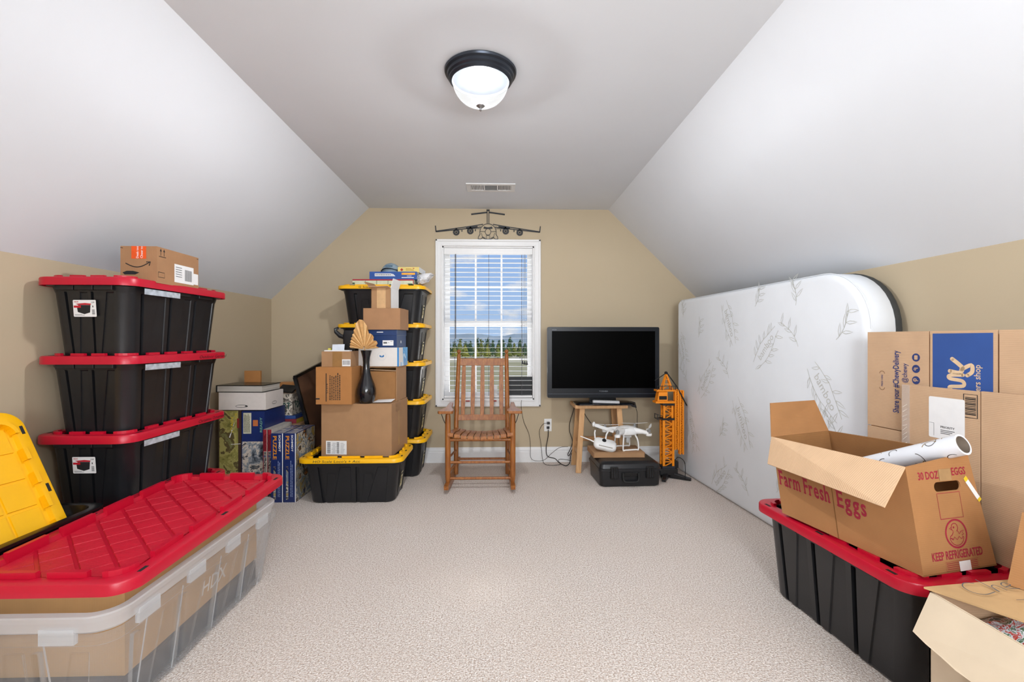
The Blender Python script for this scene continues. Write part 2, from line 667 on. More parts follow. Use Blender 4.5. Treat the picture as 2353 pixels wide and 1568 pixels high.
def baseboard(name, label, p0, p1, inward):
    """flat board with an ogee-like stepped cap"""
    p0, p1, n = Vector(p0), Vector(p1), Vector(inward)
    prof = [(0, 0), (0.014, 0), (0.014, 0.098), (0.011, 0.104), (0.011, 0.118), (0.007, 0.128), (0.005, 0.14), (0, 0.145)]
    a = [p0 + n * d + Vector((0, 0, z)) for d, z in prof]
    b = [p1 + n * d + Vector((0, 0, z)) for d, z in prof]
    structure(MB().loft([a, b]).build(name, M_TRIM), label)


baseboard('baseboard_back', 'white baseboard under the window', (XL, YB, 0), (XR, YB, 0), (0, -1, 0))
baseboard('baseboard_left', 'white baseboard along the knee wall behind the totes', (XL, YR, 0), (XL, YB, 0), (1, 0, 0))
baseboard('baseboard_right', 'white baseboard along the knee wall behind the mattress', (XR, YR, 0), (XR, YB, 0), (-1, 0, 0))

# window
win = structure(thing('window_1', 'white double hung window with divided panes in the gable wall', 'window', (0, YB, 0)))
del win['category']


def casing(x0, x1, z0, z1, w):
    # four mitred lengths with a stepped face
    ox0, ox1, oz0, oz1 = x0 - w, x1 + w, z0 - w, z1 + w
    sides = [((ox0, oz0), (ox0, oz1), (x0, z1), (x0, z0)), ((x1, z0), (x1, z1), (ox1, oz1), (ox1, oz0)),
             ((ox0, oz1), (ox1, oz1), (x1, z1), (x0, z1)), ((ox0, oz0), (x0, z0), (x1, z0), (ox1, oz0))]
    for s in sides:
        cx = sum(p[0] for p in s) / 4
        cz = sum(p[1] for p in s) / 4
        m = MB()
        pts = [(p[0], 0.0, p[1]) for p in s]
        out = [(p[0], -0.018, p[1]) for p in s]
        m.loft([pts, out])
        o = m.build('casing', M_TRIM, win)
    bw = 0.02
    for a, b, c, d in ((ox0, ox0 + bw, oz0, oz1), (ox1 - bw, ox1, oz0, oz1), (ox0, ox1, oz1 - bw, oz1), (ox0, ox1, oz0, oz0 + bw)):
        MB().box(a, b, -0.028, -0.0175, c, d).build('casing_bead', M_TRIM, win, bevel=0.004)
    for a, b, c, d in ((x0 - 0.014, x0, z0 - 0.014, z1 + 0.014), (x1, x1 + 0.014, z0 - 0.014, z1 + 0.014), (x0, x1, z1, z1 + 0.014), (x0, x1, z0 - 0.014, z0)):
        MB().box(a, b, -0.023, -0.0175, c, d).build('casing_bead', M_TRIM, win, bevel=0.003)


casing(WX0, WX1, WZ0, WZ1, 0.064)
J = 0.012
m = MB()
m.box(WX0, WX0 + J, -0.001, 0.17, WZ0, WZ1).box(WX1 - J, WX1, -0.001, 0.17, WZ0, WZ1)
m.box(WX0, WX1, -0.001, 0.17, WZ1 - J, WZ1).box(WX0, WX1, -0.001, 0.17, WZ0, WZ0 + J)
m.build('jamb', M_TRIM, win)


def sash(x0, x1, z0, z1, y, rail_top, rail_bot, stile):
    m = MB()
    m.box(x0, x0 + stile, y, y + 0.03, z0, z1).box(x1 - stile, x1, y, y + 0.03, z0, z1)
    m.box(x0 + stile, x1 - stile, y, y + 0.03, z1 - rail_top, z1).box(x0 + stile, x1 - stile, y, y + 0.03, z0, z0 + rail_bot)
    s = m.build('sash', M_TRIM, win)
    gx0, gx1, gz0, gz1 = x0 + stile, x1 - stile, z0 + rail_bot, z1 - rail_top
    for k in (1, 2):
        c = gx0 + (gx1 - gx0) * k / 3
        MB().box(c - 0.009, c + 0.009, y + 0.006, y + 0.024, gz0, gz1).build('muntin', M_TRIM, s)
    c = (gz0 + gz1) / 2
    MB().box(gx0, gx1, y + 0.007, y + 0.023, c - 0.009, c + 0.009).build('muntin', M_TRIM, s)
    for i in range(3):
        for j in range(2):
            a0 = gx0 + (gx1 - gx0) * i / 3
            a1 = gx0 + (gx1 - gx0) * (i + 1) / 3
            b0 = gz0 + (gz1 - gz0) * j / 2
            b1 = gz0 + (gz1 - gz0) * (j + 1) / 2
            MB().box(a0, a1, y + 0.0135, y + 0.0165, b0, b1).build('pane', M_GLASS, s)


sash(WX0 + J, WX1 - J, 1.315, WZ1 - J, 0.132, 0.03, 0.055, 0.045)
sash(WX0 + J, WX1 - J, WZ0 + J, 1.368, 0.10, 0.06, 0.05, 0.045)

# added rear window, unseen, put in to frame the fill light, simple white frame with mullions
rw = structure(thing('added_rear_window', 'added white framed double window, unseen in the gable wall behind the camera', 'window', (0, YR, 0)))
del rw['category']
for a, b, c, d in ((-0.62, -0.55, 0.78, 2.22), (1.0, 1.07, 0.78, 2.22), (-0.55, 1.0, 2.15, 2.22), (-0.55, 1.0, 0.78, 0.85)):
    MB().box(a, b, 0, 0.018, c, d).build('casing', M_TRIM, rw)
for a, b, c, d in ((-0.55, -0.51, 0.85, 2.15), (0.96, 1.0, 0.85, 2.15), (0.2, 0.25, 0.85, 2.15), (-0.51, 0.96, 0.85, 0.89), (-0.51, 0.96, 2.11, 2.15), (-0.51, 0.96, 1.48, 1.52)):
    MB().box(a, b, -0.09, -0.05, c, d).build('sash_bar', M_TRIM, rw)

# blind
bl = thing('window_blind', 'white horizontal slat blind with slats open in the window', 'blind', (0, YB + 0.05, 0))
BX0, BX1 = WX0 + 0.014, WX1 - 0.014
MB().box(BX0, BX1, -0.03, 0.026, 2.012, WZ1 - J - 0.001).build('head_rail', M_BLIND, bl)
MB().box(BX0 - 0.001, BX1 + 0.001, -0.038, -0.03, 2.004, WZ1 - J - 0.001).build('valance', M_TRIM, bl, bevel=0.003)
NS = 29
slat_o = None
for i in range(NS):
    z = 1.972 - i * 0.0458
    if slat_o is None:
        m = MB()
        ring0, ring1 = [], []
        pr = [(-0.025, 0.0), (0.025, 0.0), (0.025, 0.0018), (0, 0.0024), (-0.025, 0.0018)]
        m.loft([[(BX0 + 0.002, y, q) for y, q in pr], [(BX1 - 0.002, y, q) for y, q in pr]])
        slat_o = m.build('slat', M_BLIND, bl, loc=(0, 0, z))
    else:
        c = slat_o.copy()
        COL.objects.link(c)
        c.location = (0, 0, z)
zb = 1.972 - (NS - 1) * 0.0458
MB().box(BX0, BX1, -0.027, 0.027, WZ0 + J + 0.003, WZ0 + J + 0.024).build('bottom_rail', M_BLIND, bl, bevel=0.004)
for x in (-0.43, -0.10, 0.22):
    for y in (-0.026, 0.026):
        MB().box(x - 0.0012, x + 0.0012, y - 0.0008, y + 0.0008, WZ0 + 0.03, 2.015).build('ladder_cord', M_GREYINK, bl)
MB().tube([(-0.418, -0.045, 2.005), (-0.418, -0.045, 1.19)], 0.004, 6).build('tilt_wand', M_GREYINK, bl)
for k, (x, z) in enumerate(((0.226, 0.945), (0.247, 0.94), (0.268, 0.937))):
    MB().tube([(0.247 + (k - 1) * 0.006, -0.042, 2.005), (x, -0.042, z + 0.03)], 0.0012, 5).build('lift_cord', M_GREYP, bl)
    MB().lathe([(0.002, 0.036), (0.005, 0.03), (0.005, 0.02), (0.011, 0.004), (0.011, 0.0)], 10, (x, -0.042, z)).build('tassel', M_BLACK, bl, smooth=40)

tag(MB().box(0.075, 0.332, YB + 0.084, YB + 0.096, WZ0 + J, 0.815).build('window_panel', mat('slate_panel', '#0F1318', 0.5, var=0.1), bevel=0.003),
    'dark slate coloured panel standing on the window sill behind the blind', 'panel')
tag(MB().box(-0.062, -0.018, YB + 0.079, YB + 0.097, WZ0 + J, 0.735).build('sensor_box', M_WHITEP, bevel=0.004),
    'small white box standing on the sill behind the rocking chair slats', 'box')
for x, w in ((-0.30, 'below the blind near the chair\'s left post'), (-0.045, 'below the blind near the chair\'s middle slats')):
    m = MB().box(x - 0.02, x + 0.02, YB - 0.031, YB - 0.0285, 0.588, 0.6).build('red_clip', mat('red_clip', '#A8322A', 0.5), bevel=0.001)
    tag(m, 'small red clip on the window casing ' + w, 'clip')

# ceiling lamp
lamp = thing('ceiling_light', 'flush dome ceiling light with frosted glass and dark metal ring', 'light', (-0.087, 2.208, ZC))
MB().lathe([(0.0, 0), (0.164, 0), (0.169, -0.006), (0.166, -0.014), (0.156, -0.019), (0.155, -0.032), (0.147, -0.038), (0.147, -0.046), (0.140, -0.052), (0.134, -0.054), (0.128, -0.046), (0.0, -0.030)], 64).build('metal_ring', M_STEEL, lamp, smooth=25)
prof = []
for i in range(13):
    t = i / 12
    a = t * PI / 2
    prof.append((0.131 * math.cos(a) ** 0.8 if i < 12 else 0.012, -0.046 - 0.115 * math.sin(a) ** 1.15))
dome = MB()
nseg = 72
rings = []
for r, z in prof:
    rings.append([((r + (0.0012 if k % 2 else -0.0006) * min(1, r / 0.05)) * math.cos(2 * PI * k / nseg), (r + (0.0012 if k % 2 else -0.0006) * min(1, r / 0.05)) * math.sin(2 * PI * k / nseg), z) for k in range(nseg)])
dome.loft(rings, False, True)
dome.build('glass_shade', M_SHADE, lamp, smooth=60)
MB().lathe([(0.0, -0.155), (0.018, -0.158), (0.02, -0.163), (0.012, -0.170), (0.005, -0.174), (0.006, -0.180), (0.007, -0.184), (0.0, -0.190)], 20).build('finial', M_NICKEL, lamp, smooth=40)
bulb = bpy.data.objects.new('bulb_light', bpy.data.lights.new('bulb_light', 'POINT'))
COL.objects.link(bulb)
bulb.parent = lamp
bulb.location = (0, 0, -0.036)
bulb.data.energy = LAMP_W
bulb.data.shadow_soft_size = 0.045
bulb.data.color = (0.97, 0.985, 1.0)

# ceiling vent
vent = thing('ceiling_vent', 'white rectangular air register in the ceiling above the window', 'vent', (-0.068, 3.885, ZC))
m = MB()
m.box(-0.2, 0.2, -0.1, -0.062, -0.008, 0).box(-0.2, 0.2, 0.062, 0.1, -0.008, 0).box(-0.2, -0.165, -0.062, 0.062, -0.008, 0).box(0.165, 0.2, -0.062, 0.062, -0.008, 0)
m.box(-0.062, -0.05, -0.062, 0.062, -0.008, 0).box(0.05, 0.062, -0.062, 0.062, -0.008, 0)
m.build('frame', M_TRIM, vent, bevel=0.002)
MB().box(-0.165, 0.165, -0.062, 0.062, -0.0008, 0).build('duct_shade', mat('duct_shadow', '#555555', 0.9), vent)  # flat grey sheet, shade behind the louvers put into its colour
for s in (-1, 1):
    for k in range(8):
        x = s * (0.072 + k * 0.0125)
        MB().bar((x, -0.062, -0.0045), (x, 0.062, -0.0045), 0.0085, 0.0015, up=(s * 0.6, 0, 1)).build('louver', M_TRIM, vent)
for k in range(8):
    y = -0.054 + k * 0.0155
    MB().bar((-0.05, y, -0.0045), (0.05, y, -0.0045), 0.010, 0.0015, up=(0, -0.7, 1)).build('louver', mat('louver_grey', '#B9B9B8', 0.5), vent)

# line-art aeroplane on the wall
art = thing('airplane_wall_art', 'dark metal line art of a four engine cargo plane above the window', 'wall art', (-0.107, YB, 2.287))
PXM = 4.53 / 1080 / 4.61


def ap(x, y):
    return ((x - 650) * PXM, -(y - 258) * PXM)


AF = Frame((0, -0.004, 0), (1, 0, 0), (0, 0, 1))


def art_lines(name, lines):
    m = MB()
    for pts, w in lines:
        q = [ap(*p) for p in pts]
        for i in range(len(q) - 1):
            a, b = q[i], q[i + 1]
            m.bar((a[0], -0.005, a[1]), (b[0], -0.005, b[1]), 0.004, w * PXM, up=(-(b[1] - a[1]), 0, b[0] - a[0]))
    return m.build(name, M_LINE, art)


def art_arc(cx, cy, rx, ry, a0, a1, n=16):
    return [(cx + rx * math.cos(rad(a0 + (a1 - a0) * i / n)), cy + ry * math.sin(rad(a0 + (a1 - a0) * i / n))) for i in range(n + 1)]


def mir(pts):
    return [(1300 - x, y) for x, y in pts]


art_lines('tail_fin', [([(641, 108), (641, 245)], 7), ([(660, 108), (660, 245)], 7), ([(634, 106), (667, 106)], 16)])
for f in (lambda p: p, mir):
    art_lines('tailplane', [(f([(640, 128), (472, 150)]), 15)])
    art_lines('wing', [(f([(598, 254), (470, 276), (104, 330)]), 9), (f([(575, 284), (470, 296), (330, 312), (104, 336)]), 9), (f([(540, 280), (420, 296)]), 16), (f([(565, 300), (470, 302)]), 5)])
    art_lines('winglet', [(f([(103, 338), (96, 272)]), 10)])
    for cx, cy in ((315, 340), (463, 326)):
        e = art_lines('engine', [(f(art_arc(cx, cy, 32, 32, 0, 360, 20)), 6), (f(art_arc(cx, cy, 22, 22, 0, 360, 16)), 12), (f(art_arc(cx, cy, 7, 7, 0, 360, 8)), 10), (f([(cx, cy - 32), (cx + 5, cy - 44)]), 16)])
    for cx, cy in ((375, 322), (517, 316)):
        art_lines('flap_fairing', [(f([(cx, cy - 8), (cx, cy + 12)]), 10)])
art_lines('fuselage', [(art_arc(650, 335, 86, 86, 180, 360, 20), 6), ([(564, 335), (566, 360), (549, 388), (545, 410), (575, 410), (588, 398)], 6), (mir([(564, 335), (566, 360), (549, 388), (545, 410), (575, 410), (588, 398)]), 6),
                       (art_arc(650, 378, 66, 34, 20, 160, 12), 7), (art_arc(650, 334, 30, 34, 0, 360, 18), 5), ([(606, 284), (640, 292), (660, 292), (694, 284)], 12), ([(602, 296), (640, 300)], 8), ([(698, 296), (660, 300)], 8),
                       ([(566, 330), (620, 332)], 4), ([(680, 332), (734, 330)], 4), ([(632, 370), (632, 408)], 4), ([(668, 370), (668, 408)], 4), ([(580, 345), (590, 385), (620, 400)], 4), ([(720, 345), (710, 385), (680, 400)], 4), ([(632, 372), (668, 372)], 4)])

# ------------------------------------------------------------------ outside
GZ = -2.9
structure(MB().box(-60, 60, 8, 260, GZ - 0.5, GZ).build('ground_outside', mat('dry_grass', '#C9B483', 0.95, var=0.25, vscale=0.25, col2='#AFA06A', bump=0.4, bscale=8)), 'dry tan grass field outside the window')
m = MB()
hx = [(-140 + i * 8, GZ, 0.6 + 1.6 * math.sin(i * 0.55) ** 2 + 0.6 * math.sin(i * 1.7)) for i in range(36)]
f = [(x, 330, GZ) for x, _, z in hx]
for i in range(35):
    m.hexa([(hx[i][0], 325, GZ - 1), (hx[i + 1][0], 325, GZ - 1), (hx[i + 1][0], 345, GZ - 1), (hx[i][0], 345, GZ - 1),
            (hx[i][0], 330, hx[i][2] + 3.4), (hx[i + 1][0], 330, hx[i + 1][2] + 3.4), (hx[i + 1][0], 340, hx[i + 1][2] + 3.4), (hx[i][0], 340, hx[i][2] + 3.4)])
structure(m.build('hills_outside', mat('far_hills', '#9DA6A8', 0.95, var=0.1, vscale=0.1)), 'pale blue grey wooded ridge far outside the window')
random.seed(7)
TREE_M = [mat('pine_foliage', '#4A5F3C', 0.9, var=0.35, vscale=2.0), mat('olive_foliage', '#7C7F3A', 0.9, var=0.35, vscale=2.0), mat('yellow_green_foliage', '#94903E', 0.9, var=0.3, vscale=2.0)]
M_TRUNK = mat('tree_trunk', '#5A4A38', 0.9)


def make_tree(kind, h, w):
    m = MB()
    tiers = 6
    for k in range(tiers):
        z0 = h * (0.14 + 0.76 * k / tiers)
        z1 = z0 + h * 0.30
        r = w * (1 - 0.80 * k / tiers)
        n = 11
        ring = []
        for j in range(n):
            a = 2 * PI * j / n + k
            rr = r * random.uniform(0.6, 1.1)
            ring.append((rr * math.cos(a), rr * math.sin(a), z0 - random.uniform(0, 0.10) * h))
        tip = (random.uniform(-.1, .1) * w, random.uniform(-.1, .1) * w, min(z1, h))
        for j in range(n):
            m.face([ring[j], ring[(j + 1) % n], tip])
        m.face(list(reversed(ring)))
    for _ in range(60):   # loose sprays
        zz = random.uniform(0.12, 0.92) * h
        rr = w * (1.05 - 0.95 * zz / h)
        a = random.uniform(0, 2 * PI)
        c = Vector((rr * math.cos(a), rr * math.sin(a), zz))
        d = Vector((random.uniform(-1, 1), random.uniform(-1, 1), random.uniform(-.4, 1))).normalized() * h * 0.09
        e = Vector((random.uniform(-1, 1), random.uniform(-1, 1), random.uniform(-1, 1))).normalized() * h * 0.05
        m.face([c, c + d + e, c + d - e])
    return m


places = ['at the window\'s left edge', 'seen beside the blind wand', 'seen between the left panes', 'seen over the chair\'s left post', 'seen behind the left muntin', 'seen through the middle pane\'s left part', 'seen in the middle of the window', 'seen through the middle pane\'s right part', 'seen behind the right muntin', 'seen over the chair\'s right post', 'seen between the right panes', 'seen above the blind tassels', 'at the window\'s right edge']
kinds = ['dark green pine', 'olive young pine', 'yellow green bush']
for row, (yy, n, hh) in enumerate(((128, 12, 4.3), (116, 12, 3.9), (104, 12, 3.0))):
    for i in range(n):
        kind = 0 if row == 0 else (random.choice((0, 0, 1)) if row == 1 else random.choice((1, 2, 2)))
        h = hh * random.uniform(0.85, 1.15)
        x = (-15.0 + (i + 0.45 * (row % 2)) * 2.55 + random.uniform(-.1, .1)) * yy / 110 - 0.5
        lab = '%s in the %s tree row outside, %s' % (kinds[kind], ('far', 'middle', 'near')[row], places[i])
        t = thing('pine_tree' if kind < 2 else 'field_bush', lab, 'tree', (x, yy + random.uniform(-1, 1), GZ), random.uniform(0, 6), group='tree line outside the window')
        make_tree(kind, h, 1.15 * yy / 110 * random.uniform(0.9, 1.05)).build('foliage', TREE_M[kind], t)
        MB().lathe([(0.09, 0), (0.07, h * 0.3), (0.03, h * 0.7)], 6).build('trunk', M_TRUNK, t)

# ------------------------------------------------------------------ totes
def tote_outline(hx, hy, r, prof_x, prof_y, top, amp=1.0):
    """rounded rectangle ring; prof_* = list of (u_top, u_bottom, inset) stations along each side"""
    pts = []
    n = 5

    def side(a, b, nrm, prof):
        for ut, ub, ins in prof:
            u = ut if top else ub
            pts.append((a[0] + (b[0] - a[0]) * u - nrm[0] * ins * amp, a[1] + (b[1] - a[1]) * u - nrm[1] * ins * amp))

    def corner(cx, cy, a0):
        for k in range(n + 1):
            a = a0 + PI / 2 * k / n
            pts.append((cx + r * math.cos(a), cy + r * math.sin(a)))
    corner(hx - r, -hy + r, -PI / 2)
    side((hx, -hy + r), (hx, hy - r), (1, 0), prof_y)
    corner(hx - r, hy - r, 0)
    side((hx - r, hy), (-hx + r, hy), (0, 1), prof_x)
    corner(-hx + r, hy - r, PI / 2)
    side((-hx, hy - r), (-hx, -hy + r), (-1, 0), prof_y)
    corner(-hx + r, -hy + r, PI)
    side((-hx + r, -hy), (hx - r, -hy), (0, -1), prof_x)
    return pts


def ribs(n, g=0.016, d=0.016, crease=0.005):
    """n units of [groove, raised panel, slanted crease, set-back panel]"""
    out = []
    for k in range(n):
        a = (k + 0.12) / n
        b = (k + 1) / n
        w = 0.055 / n * 3 * 0.55
        out += [(a, a, 0), (a + 0.006, a + 0.006, d), (a + w, a + w, d), (a + w + 0.006, a + w + 0.006, 0)]
        ct = a + w + (b - a - w) * 0.62
        cb = a + w + (b - a - w) * 0.30
        out += [(ct, cb, 0), (ct + 0.004, cb + 0.004, crease)]
        out += [(b - 0.02 / n, b - 0.02 / n, crease), (b - 0.01 / n, b - 0.01 / n, 0)]
    return out


def tote_body(L, W, H, taper=0.035, nl=3, ns=2, open_top=False, wall=0.004, rim=0.022, notch=True):
    """body with ribbed tapered walls and a stepped rim; L along y, W along x"""
    px, py = ribs(ns), ribs(nl)
    R = 0.06
    hx, hy = W / 2 - rim, L / 2 - rim
    m = MB()

    def ringz(ex, z, top, amp, r=R):
        return [(x, y, z) for x, y in tote_outline(hx - ex, hy - ex, r, px, py, top, amp)]
    rings = [ringz(taper + 0.012, 0, False, 0.6), ringz(taper, 0.012, False, 1.0), ringz(0.012, H - 0.062, True, 1.0), ringz(0.010, H - 0.056, True, 0.0),
             ringz(0.004, H - 0.03, True, 0.0), ringz(-rim * 0.5, H - 0.028, True, 0.0), ringz(-rim * 0.5, H - 0.014, True, 0.0), ringz(-rim, H - 0.012, True, 0.0), ringz(-rim, H - 0.001, True, 0.0)]
    if open_top:
        rings += [ringz(-rim + 0.004, H, True, 0.0), ringz(0.010, H, True, 0.0), ringz(0.012, H - 0.004, True, 0.0), ringz(0.016, H - 0.056, True, 0.0), ringz(0.017, H - 0.062, True, 1.0),
                  ringz(taper + 0.005, 0.014, False, 1.0), ringz(taper + 0.015, 0.006, False, 0.6)]
    m.loft(rings)
    return m


def clip_poly(poly, x0, x1, y0, y1):
    def cut(p, inside, inter):
        out = []
        for i in range(len(p)):
            a, b = p[i - 1], p[i]
            if inside(b):
                if not inside(a):
                    out.append(inter(a, b))
                out.append(b)
            elif inside(a):
                out.append(inter(a, b))
        return out

    def ix(v):
        return lambda a, b: (v, a[1] + (b[1] - a[1]) * (v - a[0]) / (b[0] - a[0]))

    def iy(v):
        return lambda a, b: (a[0] + (b[0] - a[0]) * (v - a[1]) / (b[1] - a[1]), v)
    for ins, it in ((lambda p: p[0] >= x0, ix(x0)), (lambda p: p[0] <= x1, ix(x1)), (lambda p: p[1] >= y0, iy(y0)), (lambda p: p[1] <= y1, iy(y1))):
        poly = cut(poly, ins, it)
        if not poly:
            return []
    return poly


def lid_parts(parent, L, W, mt, padmat, pads='joined', pitch=0.088, diag=True, skirt=0.032, nb_l=4, nb_s=2, name='lid', hgt=0.011):
    """lid with its skirt's lower edge at z=0: skirt and ledge, broken raised wall, recessed floor with pads"""
    hx, hy, r = W / 2, L / 2, 0.075
    ledge = 0.045
    m = MB()

    def R(e, z, rr=None):
        rr = r if rr is None else rr
        return [(x, y, z) for x, y in rrect(hx - e, hy - e, max(rr - e * 0.8, 0.02), 8)]
    zt = skirt
    floor = zt - 0.016
    m.loft([R(0.004, 0.002), R(0.0, 0.0), R(0.0, zt - 0.007), R(0.003, zt - 0.002), R(0.008, zt), R(ledge, zt), R(ledge + 0.006, floor), ], False, True)
    m.loft([R(0.004, 0.002), R(0.006, zt - 0.008), R(ledge, zt - 0.006), R(ledge + 0.002, floor - 0.004)], False, True)
    lid = m.build(name, mt, parent, smooth=35)
    # broken raised wall just inside the ledge
    e0 = ledge - 0.006
    wx, wy = hx - e0, hy - e0

    def block(pts):
        b = MB()
        lo = [(x, y, floor) for x, y in pts]
        cx = sum(p[0] for p in pts) / len(pts)
        cy = sum(p[1] for p in pts) / len(pts)
        hi = [(x, y, zt + hgt - 0.003) for x, y in pts]
        tp = [(cx + (x - cx) * 0.995, cy + (y - cy) * 0.995, zt + hgt) for x, y in pts]
        b.loft([lo, hi, tp])
        return b
    tk = 0.016
    gap = 0.055
    cr = 0.075
    for s in (-1, 1):
        span = 2 * (wy - cr) - gap
        for k in range(nb_l):
            a = -wy + cr + gap + span * k / nb_l
            b = a + span / nb_l - gap
            x0, x1 = sorted((s * wx, s * (wx - tk)))
            block([(x0, a), (x1, a), (x1, b), (x0, b)]).build('rim_block', mt, lid)
        span = 2 * (wx - cr) - gap * 0.6
        for k in range(nb_s):
            a = -wx + cr + gap * 0.6 + span * k / nb_s
            b = a + span / nb_s - gap * 0.6
            y0, y1 = sorted((s * wy, s * (wy - tk)))
            block([(a, y0), (b, y0), (b, y1), (a, y1)]).build('rim_block', mt, lid)
        for t in (-1, 1):     # corner pieces
            arc = []
            for k in range(7):
                a = PI / 2 * k / 6
                arc.append((math.cos(a), math.sin(a)))
            rr = cr - 0.012
            cx, cy = wx - rr, wy - rr
            p = [(s * (cx + rr * u), t * (cy + rr * w_)) for u, w_ in arc] + [(s * (cx + (rr - tk) * u), t * (cy + (rr - tk) * w_)) for u, w_ in reversed(arc)]
            if s * t < 0:
                p.reverse()
            block(p).build('rim_block', mt, lid)
    # slots in the ledge
    sm = MB()
    for s in (-1, 1):
        for y in (-hy + 0.09, 0.0, hy - 0.09):
            x = s * (hx - 0.020)
            sm.box(x - 0.006, x + 0.006, y - 0.018, y + 0.018, zt, zt + 0.0006)
    sm.build('ledge_slots', M_DARK, lid)['kind'] = 'stuff'
    # pads on the recessed floor
    ex, ey = wx - tk - 0.012, wy - tk - 0.012
    polys = []
    g = 0.010
    if diag:
        c, s_ = math.cos(PI / 4), math.sin(PI / 4)
        nn = int((ex + ey) / pitch) + 2
        for i in range(-nn, nn):
            for j in range(-nn, nn):
                sq = []
                for a, b in ((0, 0), (1, 0), (1, 1), (0, 1)):
                    gx = g if j % 1 == 0 else g
                    u = (i + a) * pitch + (g * 1.1 if a == 0 else -g * 1.1) / 2
                    v = (j + b) * pitch + (g * 0.5 if b == 0 else -g * 0.5) / 2
                    sq.append((u * c - v * s_, u * s_ + v * c))
                q = clip_poly(sq, -ex, ex, -ey, ey)
                if len(q) >= 3:
                    ar = abs(sum(q[k - 1][0] * q[k][1] - q[k][0] * q[k - 1][1] for k in range(len(q)))) / 2
                    if ar > 0.0004:
                        polys.append(q)
    else:
        nx, ny = max(2, round(2 * ex / pitch)), max(2, round(2 * ey / pitch))
        for i in range(nx):
            for j in range(ny):
                polys.append([(-ex + 2 * ex * i / nx + g / 2, -ey + 2 * ey * j / ny + g / 2), (-ex + 2 * ex * (i + 1) / nx - g / 2, -ey + 2 * ey * j / ny + g / 2),
                              (-ex + 2 * ex * (i + 1) / nx - g / 2, -ey + 2 * ey * (j + 1) / ny - g / 2), (-ex + 2 * ex * i / nx + g / 2, -ey + 2 * ey * (j + 1) / ny - g / 2)])
    joined = MB()
    for q in polys:
        cx = sum(p[0] for p in q) / len(q)
        cy = sum(p[1] for p in q) / len(q)
        lo = [(x, y, floor - 0.001) for x, y in q]
        hi = [(cx + (x - cx) * 0.97, cy + (y - cy) * 0.97, floor + 0.005) for x, y in q]
        if pads == 'single':
            MB().loft([lo, hi], False, True).build('raised_pad', padmat, lid)
        else:
            joined.loft([lo, hi], False, True)
    if pads != 'single':
        joined.build('pad_grid', padmat, lid)['kind'] = 'stuff'
    return lid


def handle_grips(parent, L, W, H, mt, sides='short'):
    """rows of hook tabs under the rim"""
    m = MB()
    hx, hy = W / 2 - 0.022, L / 2 - 0.022
    for s in (-1, 1):
        for k in range(3):
            c = (-0.5 + (k + 0.5) / 3) * (2 * hx - 0.12)
            m.box(c - 0.042, c + 0.042, s * hy - 0.012, s * hy + 0.012, H - 0.05, H - 0.026)
        for k in range(3):
            c = (-0.5 + (k + 0.5) / 3) * (2 * hy - 0.16)
            m.box(s * hx - 0.012, s * hx + 0.012, c - 0.06, c + 0.06, H - 0.046, H - 0.026)
    o = m.build('rim_tabs', mt, parent, bevel=0.003)
    o['kind'] = 'stuff'
    return o


M_LABELRED = mat('label_red', '#C01026', 0.5)


def tote_label(parent, fr):
    """printed sticker with the tote's own picture"""
    m = MB().pshape(fr, rrect(0.0525, 0.039, 0.004, 3, 0.0525, 0.039), 0.0006)
    lab = m.build('label', M_PAPER, parent)
    lab['label'] = 'white product sticker'
    MB().text(fr, 'HDX', 0.006, 0.066, 0.02, 0.007, 0.0011, bold=0.02).rect(fr, 0.003, 0.042, 0.036, 0.052, 0.0013).pshape(fr, [(0.012, 0.060), (0.024, 0.055), (0.080, 0.055), (0.084, 0.061), (0.055, 0.064)], 0.0012).build('print_red', M_LABELRED, lab)
    MB().pshape(fr, [(0.02, 0.022), (0.05, 0.012), (0.076, 0.02), (0.08, 0.0545), (0.024, 0.0545), (0.018, 0.04)], 0.0011).text(fr, '129', 0.084, 0.064, 0.014, 0.006, 0.0011, bold=0.02).rect(fr, 0.088, 0.044, 0.092, 0.052, 0.0011).build('print_black', M_INK, lab)
    b = MB()
    for k in range(9):
        y = 0.010 + k * 0.0027
        b.rect(fr, 0.085, y, 0.098, y + (0.0018 if k % 3 else 0.001), 0.0011)
    for k in range(2):
        b.rect(fr, 0.006, 0.006 + k * 0.004, 0.05 - k * 0.01, 0.0075 + k * 0.004, 0.0011)
    b.build('barcode', M_GREYINK, lab)


def black_tote(name, label, loc, L=0.80, W=0.46, H=0.36, rz=0.0, lidmat=M_RED, padmat=M_REDPAD, nl=3, ns=2, group=None, pads='joined'):
    t = thing(name, label, 'tote', loc, rz, group)
    tote_body(L - 0.02, W - 0.02, H, nl=nl, ns=ns).build('body', M_BLACK, t, smooth=30)
    handle_grips(t, L - 0.02, W - 0.02, H, M_BLACK)
    o = lid_parts(t, L, W, lidmat, padmat, pads, skirt=0.039)
    o.location = (0, 0, H - 0.029)
    return t


